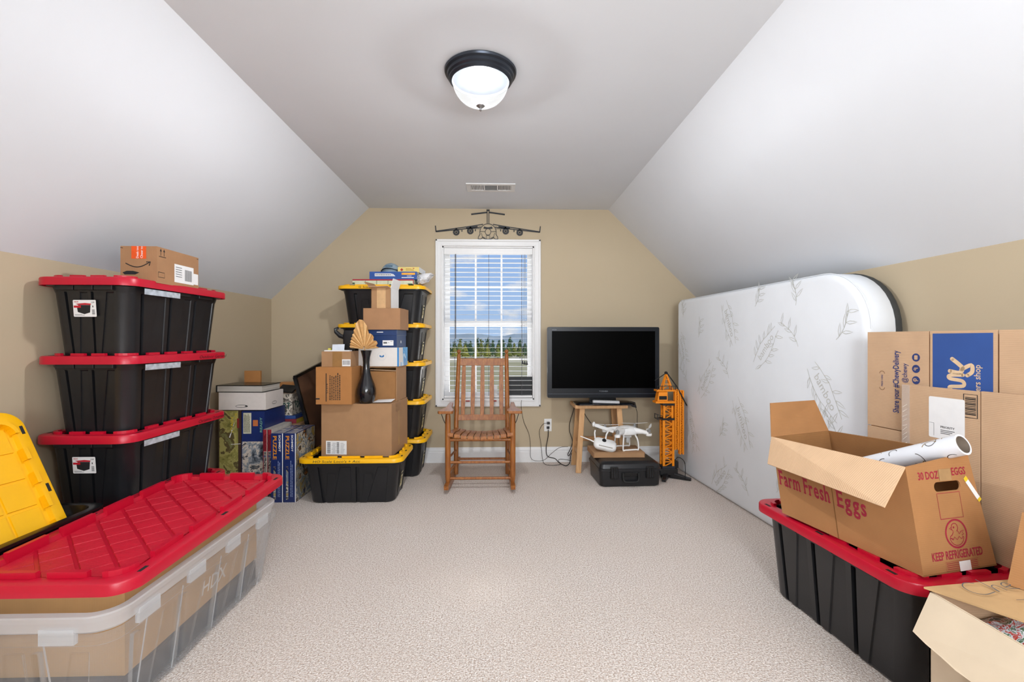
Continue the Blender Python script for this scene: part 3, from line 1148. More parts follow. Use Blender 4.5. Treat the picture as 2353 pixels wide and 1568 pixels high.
# stack of four by the knee wall
G1 = 'red lidded totes stacked by the knee wall'
SX, SY = -1.915, 2.60
stack_labels = ['bottom black tote with a red lid, mostly hidden under the three above it', 'black tote with red lid, third from the top of the stack by the wall',
                'black tote with red lid, second from the top of the stack by the wall', 'topmost black tote with red lid, under the small shipping box']
for k, (dx, dy, dz) in enumerate(((0, 0.0, 0), (-0.005, 0.0, 0.365), (-0.003, 0.005, 0.73), (0.0, 0.0, 1.095))):
    t = black_tote('storage_tote', stack_labels[k], (SX + dx, SY + dy, dz), 0.80, 0.45, 0.365, 0.0 if k < 3 else rad(-0.4), group=G1)
    f = Frame((-0.225 + 0.012, -0.40 + 0.012, 0), (1, 0, 0), (0, 0, 1))
    if k in (1, 3):
        tp = 0.0
        fy = -0.40 + 0.032 + 0.012 + 0.021 * (1 - 0.25 / 0.30)
        # short end is slanted: lay the sticker on it
        slant = Vector((0, -0.023, 0.29)).normalized()
        fr = Frame((-0.062, -0.40 + 0.032 + 0.014 - 0.0025, 0.192), (1, 0, 0), slant)
        tote_label(t, fr)
    if k > 0:
        film = MB()
        fr = Frame((0.225 - 0.010, -0.30, 0.303), (0, 1, 0), (0.02, 0, 1))
        film.rect(fr, 0.0, 0.0, 0.25, 0.028, 0.004).build('tape_strip', mat('glossy_clear_tape', '#AEB6BE', 0.15, var=0.3, vscale=40), t)
    words = ['', 'Christmas Ornaments', 'Outdoor Garland', '']
    if words[k]:
        fr = Frame((0.225, 0.10, 0.365 - 0.028), (0, 1, 0), (0, 0, 1))
        MB().text(fr, words[k], 0.0, 0.006, 0.26, 0.017, 0.0008, shear=0.25).build('handwriting', M_INK, t)

# shipping box on the stack
sb = thing('shipping_box', 'small brown shipping box with an orange label on top of the tote stack', 'box', (-1.778, 2.53, 1.4610), rad(1.5))
bw, bd, bh = 0.172, 0.335, 0.180
MB().box(-bw / 2, bw / 2, -bd / 2, bd / 2, 0, bh).build('body', mat('cardboard_kraft', '#A67C58', 0.85, var=0.05, vscale=14, wave=(60, 0.1, 'X')), sb)
F = box_faces(bw, bd, bh)
MB().rect(F['front'], 0.052, 0.118, 0.122, bh).build('orange_tape', mat('orange_tape', '#E9560F', 0.4), sb)
MB().text(F['front'], 'Deals too', 0.086, 0.121, 0.058, 0.011, 0.0012, bold=0.01, rot=PI / 2).text(F['front'], 'Cheer to', 0.106, 0.121, 0.058, 0.011, 0.0012, bold=0.01, rot=PI / 2).build('lettering', M_PAPER, sb)
m = MB()
arc = [(0.024 + 0.115 * k / 14, 0.096 - 0.022 * math.sin(PI * k / 14) + 0.006 * k / 14) for k in range(15)]
m.stroke(F['front'], arc, 0.0045).stroke(F['front'], [(0.122, 0.102), (0.142, 0.103), (0.136, 0.084)], 0.0045)
m.pshape(F['front'], [(0.01, 0.05), (0.03, 0.058), (0.06, 0.058), (0.09, 0.05), (0.07, 0.04), (0.02, 0.04)])
for x in (0.028, 0.052):
    m.stroke(F['right'], [(x, 0.138), (x, 0.163)], 0.003).pshape(F['right'], [(x - 0.007, 0.160), (x + 0.007, 0.160), (x, 0.174)])
m.rect(F['right'], 0.014, 0.132, 0.066, 0.135)
m.stroke(F['right'], [(0.01, 0.055), (0.055, 0.055), (0.055, 0.03), (0.01, 0.03), (0.01, 0.055)], 0.0025)
m.stroke(F['front'], [(0.0, bh - 0.008), (0.012, bh - 0.01)], 0.003).stroke(F['right'], [(bd - 0.016, bh - 0.008), (bd - 0.002, bh - 0.01)], 0.003)
m.build('printed_marks', M_INK, sb)
MB().rect(F['right'], 0.13, 0.02, 0.29, 0.115).rect(F['right'], 0.28, 0.025, 0.33, 0.085, 0.0009).build('address_label', M_PAPER, sb)
m = MB()
for k in range(12):
    m.rect(F['right'], 0.215 + k * 0.005, 0.035, 0.2175 + k * 0.005, 0.095, 0.0012)
for k in range(5):
    m.rect(F['right'], 0.14, 0.05 + k * 0.012, 0.19, 0.053 + k * 0.012, 0.0012)
m.build('label_print', M_GREYINK, sb)

# open black tote with the yellow lid standing in it
ot = thing('open_tote', 'open empty black tote between the clear tote and the stack', 'tote', (-1.893, 1.655, 0))
tote_body(0.80, 0.47, 0.485, nl=3, ns=2, open_top=True).build('body', M_BLACK2, ot, smooth=30)
yl = thing('tote_lid', 'yellow tote lid standing on end inside the open black tote', 'lid', (0, 0, 0))
lid_parts(yl, 0.70, 0.48, M_YEL, M_YEL, 'single', pitch=0.105, diag=False, name='lid_shell')

# clear tote, its contents and the loose red lid
ct = thing('clear_tote', 'long clear plastic tote holding a carton and a dark flat case', 'tote', (-1.372, 1.895, 0))
CL_, CW_, CH_ = 1.04, 0.53, 0.385
tb = tote_body(CL_, CW_, CH_ - 0.055, taper=0.045, nl=4, ns=2, open_top=True, rim=0.004)
tb.build('body', M_CLEAR, ct, smooth=30)
m = MB()


def rr3(e, z):
    return [(x, y, z) for x, y in rrect(CW_ / 2 - e, CL_ / 2 - e, 0.085 - e * 0.7, 8)]


m.loft([rr3(0.020, CH_ - 0.058), rr3(0.012, CH_ - 0.05), rr3(0.006, CH_ - 0.02), rr3(0.002, CH_ - 0.018), rr3(0.0, CH_ - 0.004), rr3(0.003, CH_), rr3(0.026, CH_), rr3(0.028, CH_ - 0.05), rr3(0.020, CH_ - 0.058)], False, False)
for s in (-1, 1):
    for y in (-0.36, -0.12, 0.12, 0.36):
        m.box(s * (CW_ / 2 - 0.016) - 0.006, s * (CW_ / 2 - 0.016) + 0.008 * (1 if s > 0 else 1), y - 0.045, y + 0.045, CH_ - 0.085, CH_ - 0.04)
    for x in (-0.15, 0.1):
        m.box(x - 0.05, x + 0.05, s * (CL_ / 2 - 0.016) - 0.007, s * (CL_ / 2 - 0.016) + 0.007, CH_ - 0.085, CH_ - 0.04)
m.build('rim', M_CLEARRIM, ct, smooth=30)
# moulded upright lines and name on the long side
m = MB()
for y in (-0.37, -0.20, 0.03, 0.24):
    m.bar((CW_ / 2 - 0.052, y, 0.02), (CW_ / 2 - 0.024, y + 0.02, CH_ - 0.085), 0.003, 0.003)
m.bar((0.07, -CL_ / 2 + 0.052, 0.02), (0.05, -CL_ / 2 + 0.024, CH_ - 0.085), 0.003, 0.003)
fr = Frame((CW_ / 2 - 0.034, -0.10, 0.20), (0, 1, 0), Vector((0.1, 0, 1)).normalized())
m.text(fr, 'HDX', 0.03, 0.0, 0.16, 0.055, 0.006, bold=0.01, shear=0.1)
m.build('moulded_lines', M_CLEARRIM, ct)

tag(MB().box(-1.585, -1.182, 1.50, 2.325, 0.012, 0.112).build('flat_case', mat('dark_blue_case', '#262B33', 0.5, var=0.15), bevel=0.012), 'dark flat case lying at the bottom of the clear tote', 'case')
ib = thing('carton', 'tall brown carton inside the clear tote holding up the red lid', 'box', (-1.383, 1.93, 0.113))
MB().box(-0.195, 0.195, -0.405, 0.405, 0, 0.322).build('body', mat('carton_tan', '#B9905E', 0.8, var=0.06, vscale=8, wave=(60, 0.08, 'X')), ib)
m = MB()
m.box(-0.194, 0.194, -0.404, -0.004, 0.322, 0.3255).box(-0.194, 0.194, 0.004, 0.404, 0.322, 0.3255)
m.build('top_flaps', M_CARD, ib)
# crumpled bag beside it
random.seed(3)
m = MB()
rings = []
for i in range(9):
    t_ = i / 8
    r_ = 0.018 + 0.014 * math.sin(PI * t_) + (0.012 if i > 6 else 0)
    rings.append([(-1.603 + 0.35 * r_ * math.cos(2 * PI * k / 12) * random.uniform(0.6, 1.2), 1.55 + 2.4 * r_ * math.sin(2 * PI * k / 12) * random.uniform(0.7, 1.1), 0.016 + 0.40 * t_ + random.uniform(-.01, .01)) for k in range(12)])
m.loft(rings)
tag(m.build('plastic_bag', mat('crumpled_plastic', '#B6A8A0', 0.3, var=0.3, vscale=40, bump=0.4, bscale=40), smooth=30), 'crumpled pale plastic bag squeezed beside the carton in the clear tote', 'bag')

rl = thing('tote_lid', 'loose red tote lid lying on the carton above the clear tote', 'lid', (-1.372, 1.935, 0.4525), rot=(rad(1.3), 0, rad(0.3)))
lo = lid_parts(rl, 1.06, 0.56, M_RED, M_REDPAD, 'single', pitch=0.088, diag=True, skirt=0.038, nb_l=4, nb_s=2, name='lid_shell', hgt=0.018)
lo.location = (0, 0, -0.0145)
fr = Frame((-0.20, -0.53, -0.0145), (1, 0, 0), (0, 0, 1))
MB().text(fr, '40G', 0.055, 0.010, 0.028, 0.012, 0.0007).build('moulded_mark', mat('dark_red_mark', '#8E0A1E', 0.5), rl)

# place the yellow lid: stands on its short end, leaning back and to the side
yl.rotation_mode = 'QUATERNION'


def place_by_axes(o, origin, xa, ya):
    xa, ya = Vector(xa).normalized(), Vector(ya)
    za = xa.cross(ya).normalized()
    ya = za.cross(xa).normalized()
    mtx = Matrix((xa, ya, za)).transposed().to_4x4()
    mtx.translation = Vector(origin)
    o.matrix_world = mtx


# local x runs along the tote, local y up the lid; it leans towards the knee wall
up = Vector((-0.45, 0.04, 0.90)).normalized()
place_by_axes(yl, Vector((-1.735, 1.742, 0.25)) + up * 0.35, (0.10, 1.0, 0.0), up)

# ------------------------------------------------------------------ yellow lidded totes by the gable wall
def yellow_tote(label, loc, rz=0.0, words='', side=True, group='yellow lidded totes'):
    """long side faces the camera: built along y, turned a quarter"""
    t = thing('storage_tote', label, 'tote', loc, rz, group)
    L, W, H = 0.745, 0.50, 0.325
    inner = tote_body(W - 0.02, L - 0.02, H, taper=0.04, nl=1, ns=2)
    inner.build('body', M_BLACK, t, smooth=30)
    o = lid_parts(t, W, L, M_YEL, M_YEL, 'joined', pitch=0.11, diag=False, skirt=0.030, nb_l=2, nb_s=3)
    o.location = (0, 0, H - 0.02)
    # end panel with two dark upright slots and a sticker
    slant = Vector((0.036, 0, 0.26)).normalized()
    fr = Frame((L / 2 - 0.032 - 0.04 + 0.003, -0.13, 0.02), (0, 1, 0), slant)
    MB().rect(fr, 0.03, 0.03, 0.042, 0.235, 0.002).rect(fr, 0.205, 0.03, 0.217, 0.235, 0.002).build('end_slots', M_DARK, t)['kind'] = 'stuff'
    MB().rect(fr, 0.085, 0.05, 0.155, 0.165, 0.0022).build('sticker', mat('sticker_yellow', '#D9C23A', 0.5, var=0.3, vscale=60, col2='#E8E6DA'), t)
    MB().text(fr, '27', 0.095, 0.075, 0.045, 0.05, 0.0028, bold=0.02).rect(fr, 0.09, 0.14, 0.15, 0.155, 0.0028).build('sticker_print', M_INK, t)
    # recessed pull shapes on the long side
    slant2 = Vector((0, -0.036, 0.26)).normalized()
    fr2 = Frame((-L / 2 + 0.09, -W / 2 + 0.032 + 0.038 + 0.0, 0.02), (1, 0, 0), slant2)
    m = MB()
    for x in (0.10, 0.36):
        m.stroke(fr2, [(x - 0.03, 0.04), (x, 0.04), (x + 0.015, 0.20), (x + 0.07, 0.20), (x + 0.075, 0.16)], 0.004, 0.0015)
    m.build('moulded_lines', M_DARK, t)
    if words:
        fr3 = Frame((-L / 2, -W / 2, H - 0.02), (1, 0, 0), (0, 0, 1))
        for x, wd, tx in words:
            MB().text(fr3, tx, x, 0.006, wd, 0.018, 0.0008, bold=0.004, shear=0.15).build('handwriting', mat('green_marker', '#1E3B22', 0.6), t)
    return t


ylabs = ['lowest yellow lidded tote of the tall stack, standing on the carpet', 'yellow lidded tote second from the bottom of the tall stack', 'yellow lidded tote in the middle of the tall stack',
         'yellow lidded tote second from the top of the tall stack', 'topmost yellow lidded tote of the tall stack, with games on its lid']
ywords = ['', '', '', [(0.17, 0.16, 'G Train')], [(0.19, 0.10, 'G Scale'), (0.36, 0.11, 'Doors')]]
for k in range(5):
    dx = (0.004, -0.002, 0.0, -0.003, 0.0)[k]
    yellow_tote(ylabs[k], (-1.0 + dx, 4.235, 0.326 * k), rad((0.3, -0.4, 0.2, 0.0, 0.4)[k]), ywords[k], group='yellow lidded totes in the tall stack')
yellow_tote('single yellow lidded tote on the carpet, under the big carton', (-1.062, 3.60, 0), rad(0.4), [(0.12, 0.33, "HO Scale Loco's + Acc")], group='yellow lidded totes in front')
YTOP = 0.326 * 4 + 0.325 - 0.02 + 0.030 + 0.0115   # resting height on the top lid's rim blocks


def carton(name, label, loc, w, d, h, rz=0.0, mt=M_CARD, tape=True, group=None, flapmat=None):
    t = thing(name, label, 'box', loc, rz, group)
    MB().box(-w / 2, w / 2, -d / 2, d / 2, 0, h - 0.004).build('body', mt, t)
    for s in (-1, 1):
        MB().box(-w / 2, w / 2, *sorted((s * 0.002, s * d / 2)), h - 0.0038, h).build('top_flap', flapmat or mt, t)
    if tape:
        MB().box(-w / 2 - 0.0006, w / 2 + 0.0006, -0.025, 0.025, h, h + 0.0007).build('tape', M_TAPE, t)
    return t, box_faces(w, d, h)


def barcode(fr, x, y, w, h, parent, name='shipping_label', seed=1, vertical=True):
    rnd = random.Random(seed)
    lab = MB().rect(fr, x, y, x + w, y + h, 0.0006).build(name, M_PAPER, parent)
    m = MB()
    q = 0.06 * w
    if vertical:
        yy = y + 0.08 * h
        while yy < y + 0.92 * h:
            t = rnd.uniform(0.004, 0.012) * h * 3
            m.rect(fr, x + q, yy, x + 0.22 * w, min(yy + t, y + 0.94 * h), 0.0011)
            m.rect(fr, x + 0.52 * w, yy, x + 0.64 * w, min(yy + t, y + 0.94 * h), 0.0011)
            yy += t + rnd.uniform(0.01, 0.03) * h
    else:
        xx = x + 0.06 * w
        while xx < x + 0.94 * w:
            t = rnd.uniform(0.008, 0.03) * w
            m.rect(fr, xx, y + 0.2 * h, min(xx + t, x + 0.95 * w), y + 0.85 * h, 0.0011)
            xx += t + rnd.uniform(0.012, 0.03) * w
    for k in range(9):
        xx = x + (0.28 + 0.02 * (k % 3)) * w
        yy = y + (0.1 + 0.09 * k) * h
        if vertical:
            m.rect(fr, xx, yy, xx + 0.18 * w, yy + 0.02 * h, 0.0011)
            m.rect(fr, x + 0.70 * w, yy, x + (0.85 + 0.02 * (k % 4)) * w, yy + 0.02 * h, 0.0011)
    m.build('label_print', M_GREYINK, lab)
    return lab


def textblock(fr, x, y, w, h, n, parent, rot=False, mt=None, name='printed_text', seed=2):
    """rows of small print too fine to read in the photograph"""
    rnd = random.Random(seed)
    m = MB()
    for k in range(n):
        if rot:
            xx = x + w * k / n
            a = y
            while a < y + h * rnd.uniform(0.85, 1.0):
                l = rnd.uniform(0.03, 0.10) * h
                m.rect(fr, xx, a, xx + w / n * 0.45, a + l)
                a += l + 0.015 * h
        else:
            yy = y + h * k / n
            a = x
            while a < x + w * rnd.uniform(0.85, 1.0):
                l = rnd.uniform(0.03, 0.10) * w
                m.rect(fr, a, yy, a + l, yy + h / n * 0.45)
                a += l + 0.015 * w
    return m.build(name, mt or M_INK, parent)


# big carton on the single tote
LIDZ = 0.325 - 0.02 + 0.030 - 0.016 + 0.0055
c1, F = carton('carton', 'large plain brown carton standing on the single yellow lidded tote', (-1.030, 3.685, LIDZ), 0.525, 0.42, 0.385, rad(-4.5), M_CARD)
lb = barcode(F['front'], 0.035, 0.012, 0.155, 0.10, c1, seed=4)
MB().rect(F['right'], 0.16, 0.05, 0.20, 0.31).build('tape_strip', M_TAPE, c1)
MB().rect(F['right'], 0.10, 0.31, 0.24, 0.375).build('tape_patch', mat('brown_patch', '#9A7450', 0.5), c1)
C1T = LIDZ + 0.3865
c2, F = carton('carton', 'orange brown carton with rows of black print, left of the black vase', (-1.193, 3.595, C1T), 0.26, 0.31, 0.27, rad(-2), M_CARD2)
textblock(F['front'], 0.10, 0.03, 0.085, 0.19, 6, c2, rot=True, seed=5)
MB().text(F['front'], '57374', 0.089, 0.08, 0.07, 0.014, 0.0008, rot=PI / 2).rect(F['front'], 0.0, 0.035, 0.028, 0.045).rect(F['front'], 0.072, 0.02, 0.078, 0.225).build('printed_marks', M_INK, c2)
C2T = C1T + 0.2705
# open carton lying on its side, its mouth towards the camera
oc = thing('open_carton', 'open brown carton lying on its side behind the black vase', 'box', (-0.905, 3.745, C1T), rad(-4))
w, d, h, th = 0.27, 0.27, 0.262, 0.005
MB().box(-w / 2, w / 2, -d / 2, d / 2, 0, th).box(-w / 2, w / 2, -d / 2, d / 2, h - th, h).box(-w / 2, -w / 2 + th, -d / 2, d / 2, th, h - th).box(w / 2 - th, w / 2, -d / 2, d / 2, th, h - th).build('shell', M_CARD, oc)
MB().box(-w / 2 + th, w / 2 - th, d / 2 - th, d / 2, th, h - th).build('bottom_panel', M_CARDIN, oc)
MB().box(-w / 2 + 0.03, w / 2 - 0.006, -d / 2 + 0.012, -d / 2 + 0.016, 0.006, h - 0.035).build('inner_flap', M_CARDIN, oc)
MB().bar((-w / 2 + th, -d / 2 + 0.004, h - 0.02), (w / 2 - th, -d / 2 + 0.004, h - 0.03), 0.004, 0.004).build('torn_edge', M_CARD3, oc)
tag(MB().poly([(-0.935, 3.50, C1T + 0.006), (-0.80, 3.505, C1T + 0.008), (-0.785, 3.575, C1T + 0.022), (-0.92, 3.60, C1T + 0.013)], 0.001).build('paper_sheet', M_PAPER), 'white paper sheet on the big carton beside the vase', 'paper')
OCT = C1T + h + 0.0015

# vase with paper fan
va = thing('vase', 'tall glossy black vase with slim neck on the big carton', 'vase', (-0.985, 3.515, C1T))
prof = [(0.0, 0.0), (0.045, 0.0), (0.052, 0.006), (0.064, 0.035), (0.071, 0.07), (0.069, 0.105), (0.058, 0.145), (0.042, 0.185), (0.030, 0.225), (0.025, 0.265), (0.024, 0.30), (0.027, 0.335), (0.034, 0.365), (0.042, 0.39), (0.038, 0.39), (0.026, 0.345), (0.02, 0.30), (0.0, 0.28)]
MB().lathe(prof, 32).build('body', mat('gloss_black_ceramic', '#141519', 0.18, var=0.1, coat=0.4), va, smooth=50)
fan = thing('paper_palm_fan', 'tan dried palm leaf fan standing in the black vase', 'dried leaf', (-0.995, 3.505, C1T + 0.385))
M_PALM = mat('dried_palm', '#D8AE76', 0.7, var=0.12, vscale=40)
M_PALM2 = mat('dried_palm_dark', '#C1935A', 0.7, var=0.12, vscale=40)
nf = 17
tips = []
for k in range(nf + 1):
    t_ = k / nf
    a = rad(172 - 164 * t_)
    r_ = 0.105 + 0.05 * math.exp(-((t_ - 0.42) / 0.24) ** 2) + 0.075 * math.exp(-((t_ - 0.45) / 0.09) ** 2)
    if t_ > 0.55:
        r_ -= 0.018 * ((k % 3) == 1)
    tips.append((r_ * math.cos(a), r_ * math.sin(a), a))
for k in range(nf):
    x0, z0, a0 = tips[k]
    x1, z1, a1 = tips[k + 1]
    xm, zm = (x0 + x1) / 2 * 1.03, (z0 + z1) / 2 * 1.03
    m = MB()
    b0 = 0.10
    m.poly([(x0 * b0, 0.0, z0 * b0 + 0.012), (xm * b0, -0.003, zm * b0 + 0.012), (xm, -0.007, zm + 0.01), (x0, 0.004, z0 + 0.008)], 0.0012)
    m.poly([(xm * b0, -0.003, zm * b0 + 0.012), (x1 * b0, 0.0, z1 * b0 + 0.012), (x1, 0.004, z1 + 0.008), (xm, -0.007, zm + 0.01)], 0.0012)
    m.build('pleat', (M_PALM, M_PALM2)[k % 2], fan)
MB().tube([(0, 0.001, 0.03), (0.002, 0.004, -0.07)], 0.004, 6).build('stem', M_PALM2, fan)

# upper layer
c3, F = carton('carton', 'low brown carton with wide tape and a barcode, holding papers', (-1.192, 3.60, C2T), 0.215, 0.24, 0.112, rad(-1), M_CARD)
MB().rect(F['front'], 0.08, 0.0, 0.15, 0.11).build('front_tape', mat('brown_tape', '#98703F', 0.4), c3)
barcode(F['front'], 0.15, 0.004, 0.062, 0.05, c3, seed=8, vertical=False)
C3T = C2T + 0.1128
m = tag(MB().poly([(-1.25, 3.55, C3T + 0.001), (-1.16, 3.55, C3T + 0.004), (-1.16, 3.562, C3T + 0.052), (-1.25, 3.562, C3T + 0.050)], 0.003).build('paper_pad', mat('pale_blue_paper', '#D3D9E2', 0.7)), 'pale paper pad propped on the taped carton', 'paper')
tag(MB().box(-1.285, -1.10, 3.49, 3.545, C3T, C3T + 0.008).build('envelope', M_PAPER), 'white envelope lying on the taped carton', 'envelope')
tag(MB().box(-1.282, -1.262, 3.555, 3.60, C3T, C3T + 0.022).build('sticky_notes', mat('yellow_note', '#D9CF5A', 0.7), bevel=0.002), 'small yellow note block on the taped carton', 'notes')
hd = thing('camera_rig', 'black plastic strap bracket with a hooked arm on the taped carton', 'bracket', (-1.14, 3.62, C3T + 0.001))
m = MB()
m.loft([[(x, y, 0.0) for x, y in rrect(0.035, 0.02, 0.012, 4)], [(x, y, 0.05) for x, y in rrect(0.045, 0.025, 0.012, 4)], [(x + 0.01, y, 0.12) for x, y in rrect(0.055, 0.03, 0.014, 4)], [(x + 0.012, y, 0.155) for x, y in rrect(0.05, 0.028, 0.012, 4)]])
m.build('grip', M_BLACK, hd, smooth=40)
MB().tube([(-0.035, 0, 0.10), (-0.075, 0, 0.115), (-0.105, 0, 0.145), (-0.11, 0, 0.165), (-0.085, 0, 0.175)], [0.016, 0.017, 0.015, 0.012, 0.009], 8).build('hook_arm', M_BLACK, hd, smooth=40)
MB().tube([(0.03, -0.025, 0.11), (0.045, -0.03, 0.05), (0.04, -0.03, 0.015)], 0.008, 8).build('strap', M_DARK, hd, smooth=40)

wb = thing('white_box', 'white carton with a blue end and small blue emblem, on the sideways carton', 'box', (-0.918, 3.765, OCT), rad(-4))
w, d, h = 0.315, 0.25, 0.145
MB().box(-w / 2, w / 2, -d / 2, d / 2, 0, h).build('body', mat('white_carton', '#E2DEDA', 0.5, var=0.02), wb, bevel=0.002)
F = box_faces(w, d, h)
MB().rect(F['front'], w - 0.012, 0, w, h).build('blue_stripe', mat('bright_blue', '#1F7FC4', 0.45), wb)
MB().rect(F['right'], 0.11, 0, d, h).rect(F['right'], 0.05, 0, 0.11, 0.03).build('blue_end', picture('blue_end', ['#1E8BD4', '#57B2EA', '#1E8BD4', '#BFE0F5'], 9, smooth=True), wb)
MB().pshape(F['front'], [(0.165, 0.075), (0.182, 0.068), (0.182, 0.08), (0.165, 0.088)]).pshape(F['front'], [(0.184, 0.068), (0.20, 0.075), (0.20, 0.09), (0.184, 0.08)]).build('emblem', mat('emblem_blue', '#2F77B5', 0.5), wb)
MB().ring(F['front'], 0.183, 0.079, 0.034, 0.034, 0.0012).build('emblem_ring', mat('pale_ring', '#BFC3C8', 0.5), wb)
WBT = OCT + 0.1455
bb = thing('shoe_box', 'navy blue lidded box with a white label, on the white carton', 'box', (-0.885, 3.775, WBT), rad(-5))
w, d, h = 0.215, 0.25, 0.137
M_NAVYBOX = mat('navy_card', '#203A68', 0.35, var=0.08)
MB().box(-w / 2, w / 2, -d / 2, d / 2, 0, h - 0.03).build('body', M_NAVYBOX, bb)
MB().box(-w / 2 - 0.003, w / 2 + 0.003, -d / 2 - 0.003, d / 2 + 0.003, h - 0.045, h).build('box_lid', M_NAVYBOX, bb, bevel=0.002)
F = box_faces(w, d, h)
MB().rect(F['front'], 0.105, 0.015, 0.19, 0.055).build('size_label', M_PAPER, bb)
MB().rect(F['front'], 0.112, 0.03, 0.14, 0.042, 0.0011).rect(F['front'], 0.15, 0.035, 0.155, 0.04, 0.0011).rect(F['front'], 0.165, 0.045, 0.183, 0.048, 0.0011).build('label_print', M_GREYINK, bb)
MB().rect(F['front'], 0.06, h - 0.022, 0.11, h - 0.016, 0.0042).pshape(F['right'], [(0.10, 0.035), (0.11, 0.03), (0.12, 0.035), (0.12, 0.055), (0.11, 0.048), (0.10, 0.055)]).build('white_marks', M_PAPER, bb)
BBT = WBT + 0.1375
c4, F = carton('carton', 'plain brown carton between the navy box and the small open carton', (-0.895, 3.765, BBT), 0.285, 0.26, 0.165, rad(-3), mat('cardboard_mid', '#A67C58', 0.85, var=0.05, vscale=14, wave=(60, 0.1, 'X')))
C4T = BBT + 0.1658
oc2 = thing('open_carton', 'small open carton with flaps up, at the top of the front pile', 'box', (-0.905, 3.76, C4T), rad(-6))
w, d, h, th = 0.155, 0.19, 0.155, 0.003
MB().box(-w / 2, w / 2, -d / 2, -d / 2 + th, 0, h).box(-w / 2, w / 2, d / 2 - th, d / 2, 0, h).box(-w / 2, -w / 2 + th, -d / 2, d / 2, 0, h).box(w / 2 - th, w / 2, -d / 2, d / 2, 0, h).box(-w / 2, w / 2, -d / 2, d / 2, 0, th).build('body', M_CARD, oc2)
F = box_faces(w, d, h)
MB().rect(F['front'], 0.045, 0.0, 0.115, h).build('front_tape', mat('pale_tape', '#CDA678', 0.4), oc2)
a = w / 2
b = d / 2
MB().poly([(-a, -b, h), (a, -b, h), (a - 0.01, -b - 0.045, h + 0.012), (-a - 0.012, -b - 0.045, h + 0.008)], 0.003).build('flap', M_CARD3, oc2)
MB().poly([(a, -b, h), (a, b, h), (a + 0.022, b, h + 0.075), (a + 0.022, -b, h + 0.075)], 0.003).build('flap', M_PAPER, oc2)
MB().poly([(-a, b, h), (-a, -b, h), (-a - 0.055, -b - 0.01, h + 0.05), (-a - 0.05, b, h + 0.055)], 0.003).build('flap', M_CARD, oc2)
MB().poly([(a, b, h), (-a, b, h), (-a, b + 0.03, h + 0.03), (a, b + 0.03, h + 0.03)], 0.003).build('flap', M_CARD, oc2)
MB().rect(F['right'], 0.0, 0.0, d, h, 0.0008).build('white_side', M_PAPER, oc2)  # right side white like its flap, bright light on them put into colour

# things on the top yellow lid
gb = thing('board_game', 'flat board game box with a red edge, under the blue train set', 'game', (-0.985, 4.20, YTOP), rad(-1))
w, d, h = 0.52, 0.34, 0.045
MB().box(-w / 2, w / 2, -d / 2, d / 2, 0, h).build('body', mat('pale_green_box', '#C9CFB4', 0.5), gb)
F = box_faces(w, d, h)
MB().rect(F['front'], 0, h - 0.012, w, h).rect(F['front'], w - 0.006, 0, w, h).build('red_edge', mat('game_red', '#A02030', 0.5), gb)
m = MB()
for k in range(4):
    m.rect(F['front'], 0.11 + 0.095 * k, 0, 0.113 + 0.095 * k, h - 0.012, 0.0009)
m.rect(F['front'], 0.0, 0.004, 0.02, 0.015, 0.0009).rect(F['front'], w - 0.05, 0.0, w - 0.01, 0.008, 0.0009).build('dark_marks', mat('dark_green_mark', '#1F4A2A', 0.5), gb)
tb_ = thing('train_set_box', 'blue box with a white train picture, on the board game', 'box', (-0.90, 4.19, YTOP + 0.0455), rad(-2))
w, d, h = 0.405, 0.30, 0.066
MB().box(-w / 2, w / 2, -d / 2, d / 2, 0, h).build('body', mat('train_blue', '#23509B', 0.4, var=0.06), tb_)
F = box_faces(w, d, h)
MB().pshape(F['front'], [(0.045, 0.026), (0.20, 0.026), (0.222, 0.026), (0.205, 0.045), (0.18, 0.051), (0.045, 0.051)]).build('train_picture', mat('train_white', '#D6D8DC', 0.4), tb_)
m = MB()
for k in range(9):
    m.rect(F['front'], 0.052 + 0.015 * k, 0.036, 0.062 + 0.015 * k, 0.042, 0.0011)
m.build('train_windows', M_GREYINK, tb_)
MB().rect(F['front'], 0.275, 0.038, 0.39, 0.056).build('orange_panel', mat('orange_print', '#E8A63A', 0.5), tb_)
MB().rect(F['front'], 0.32, 0.026, 0.36, 0.030).rect(F['front'], 0.275, 0.012, 0.38, 0.018).build('white_lines', M_PAPER, tb_)
MB().rect(F['right'], 0.0, 0, d, h).build('photo_side', picture('train_photo', ['#D8DCE2', '#8FA0B8', '#E8E8EA', '#5D6C86', '#EFEFEF'], 14), tb_)
TBT = YTOP + 0.0455 + 0.0665
yb = thing('kit_box', 'small pale yellow box with red print beside the cap', 'box', (-0.775, 4.20, TBT), rad(-4))
w, d, h = 0.185, 0.24, 0.045
MB().box(-w / 2, w / 2, -d / 2, d / 2, 0, h).build('body', mat('pale_yellow_card', '#E6CE7A', 0.5, var=0.04), yb)
F = box_faces(w, d, h)
MB().pshape(F['front'], [(0.02, 0.022), (0.034, 0.008), (0.048, 0.022), (0.034, 0.036)]).rect(F['front'], 0.13, 0.03, 0.145, 0.036).build('red_print', mat('kit_red', '#B02A22', 0.5), yb)
MB().rect(F['front'], 0.07, 0.016, 0.14, 0.022).rect(F['front'], 0.07, 0.028, 0.12, 0.033).build('fine_print', mat('ochre_print', '#B58A30', 0.5), yb)
MB().rect(F['right'], 0, 0, d, h).build('white_side', M_PAPER, yb)
cp = thing('baseball_cap', 'grey blue baseball cap lying on the blue train set', 'cap', (-0.955, 4.19, TBT))
m = MB()
rings = []
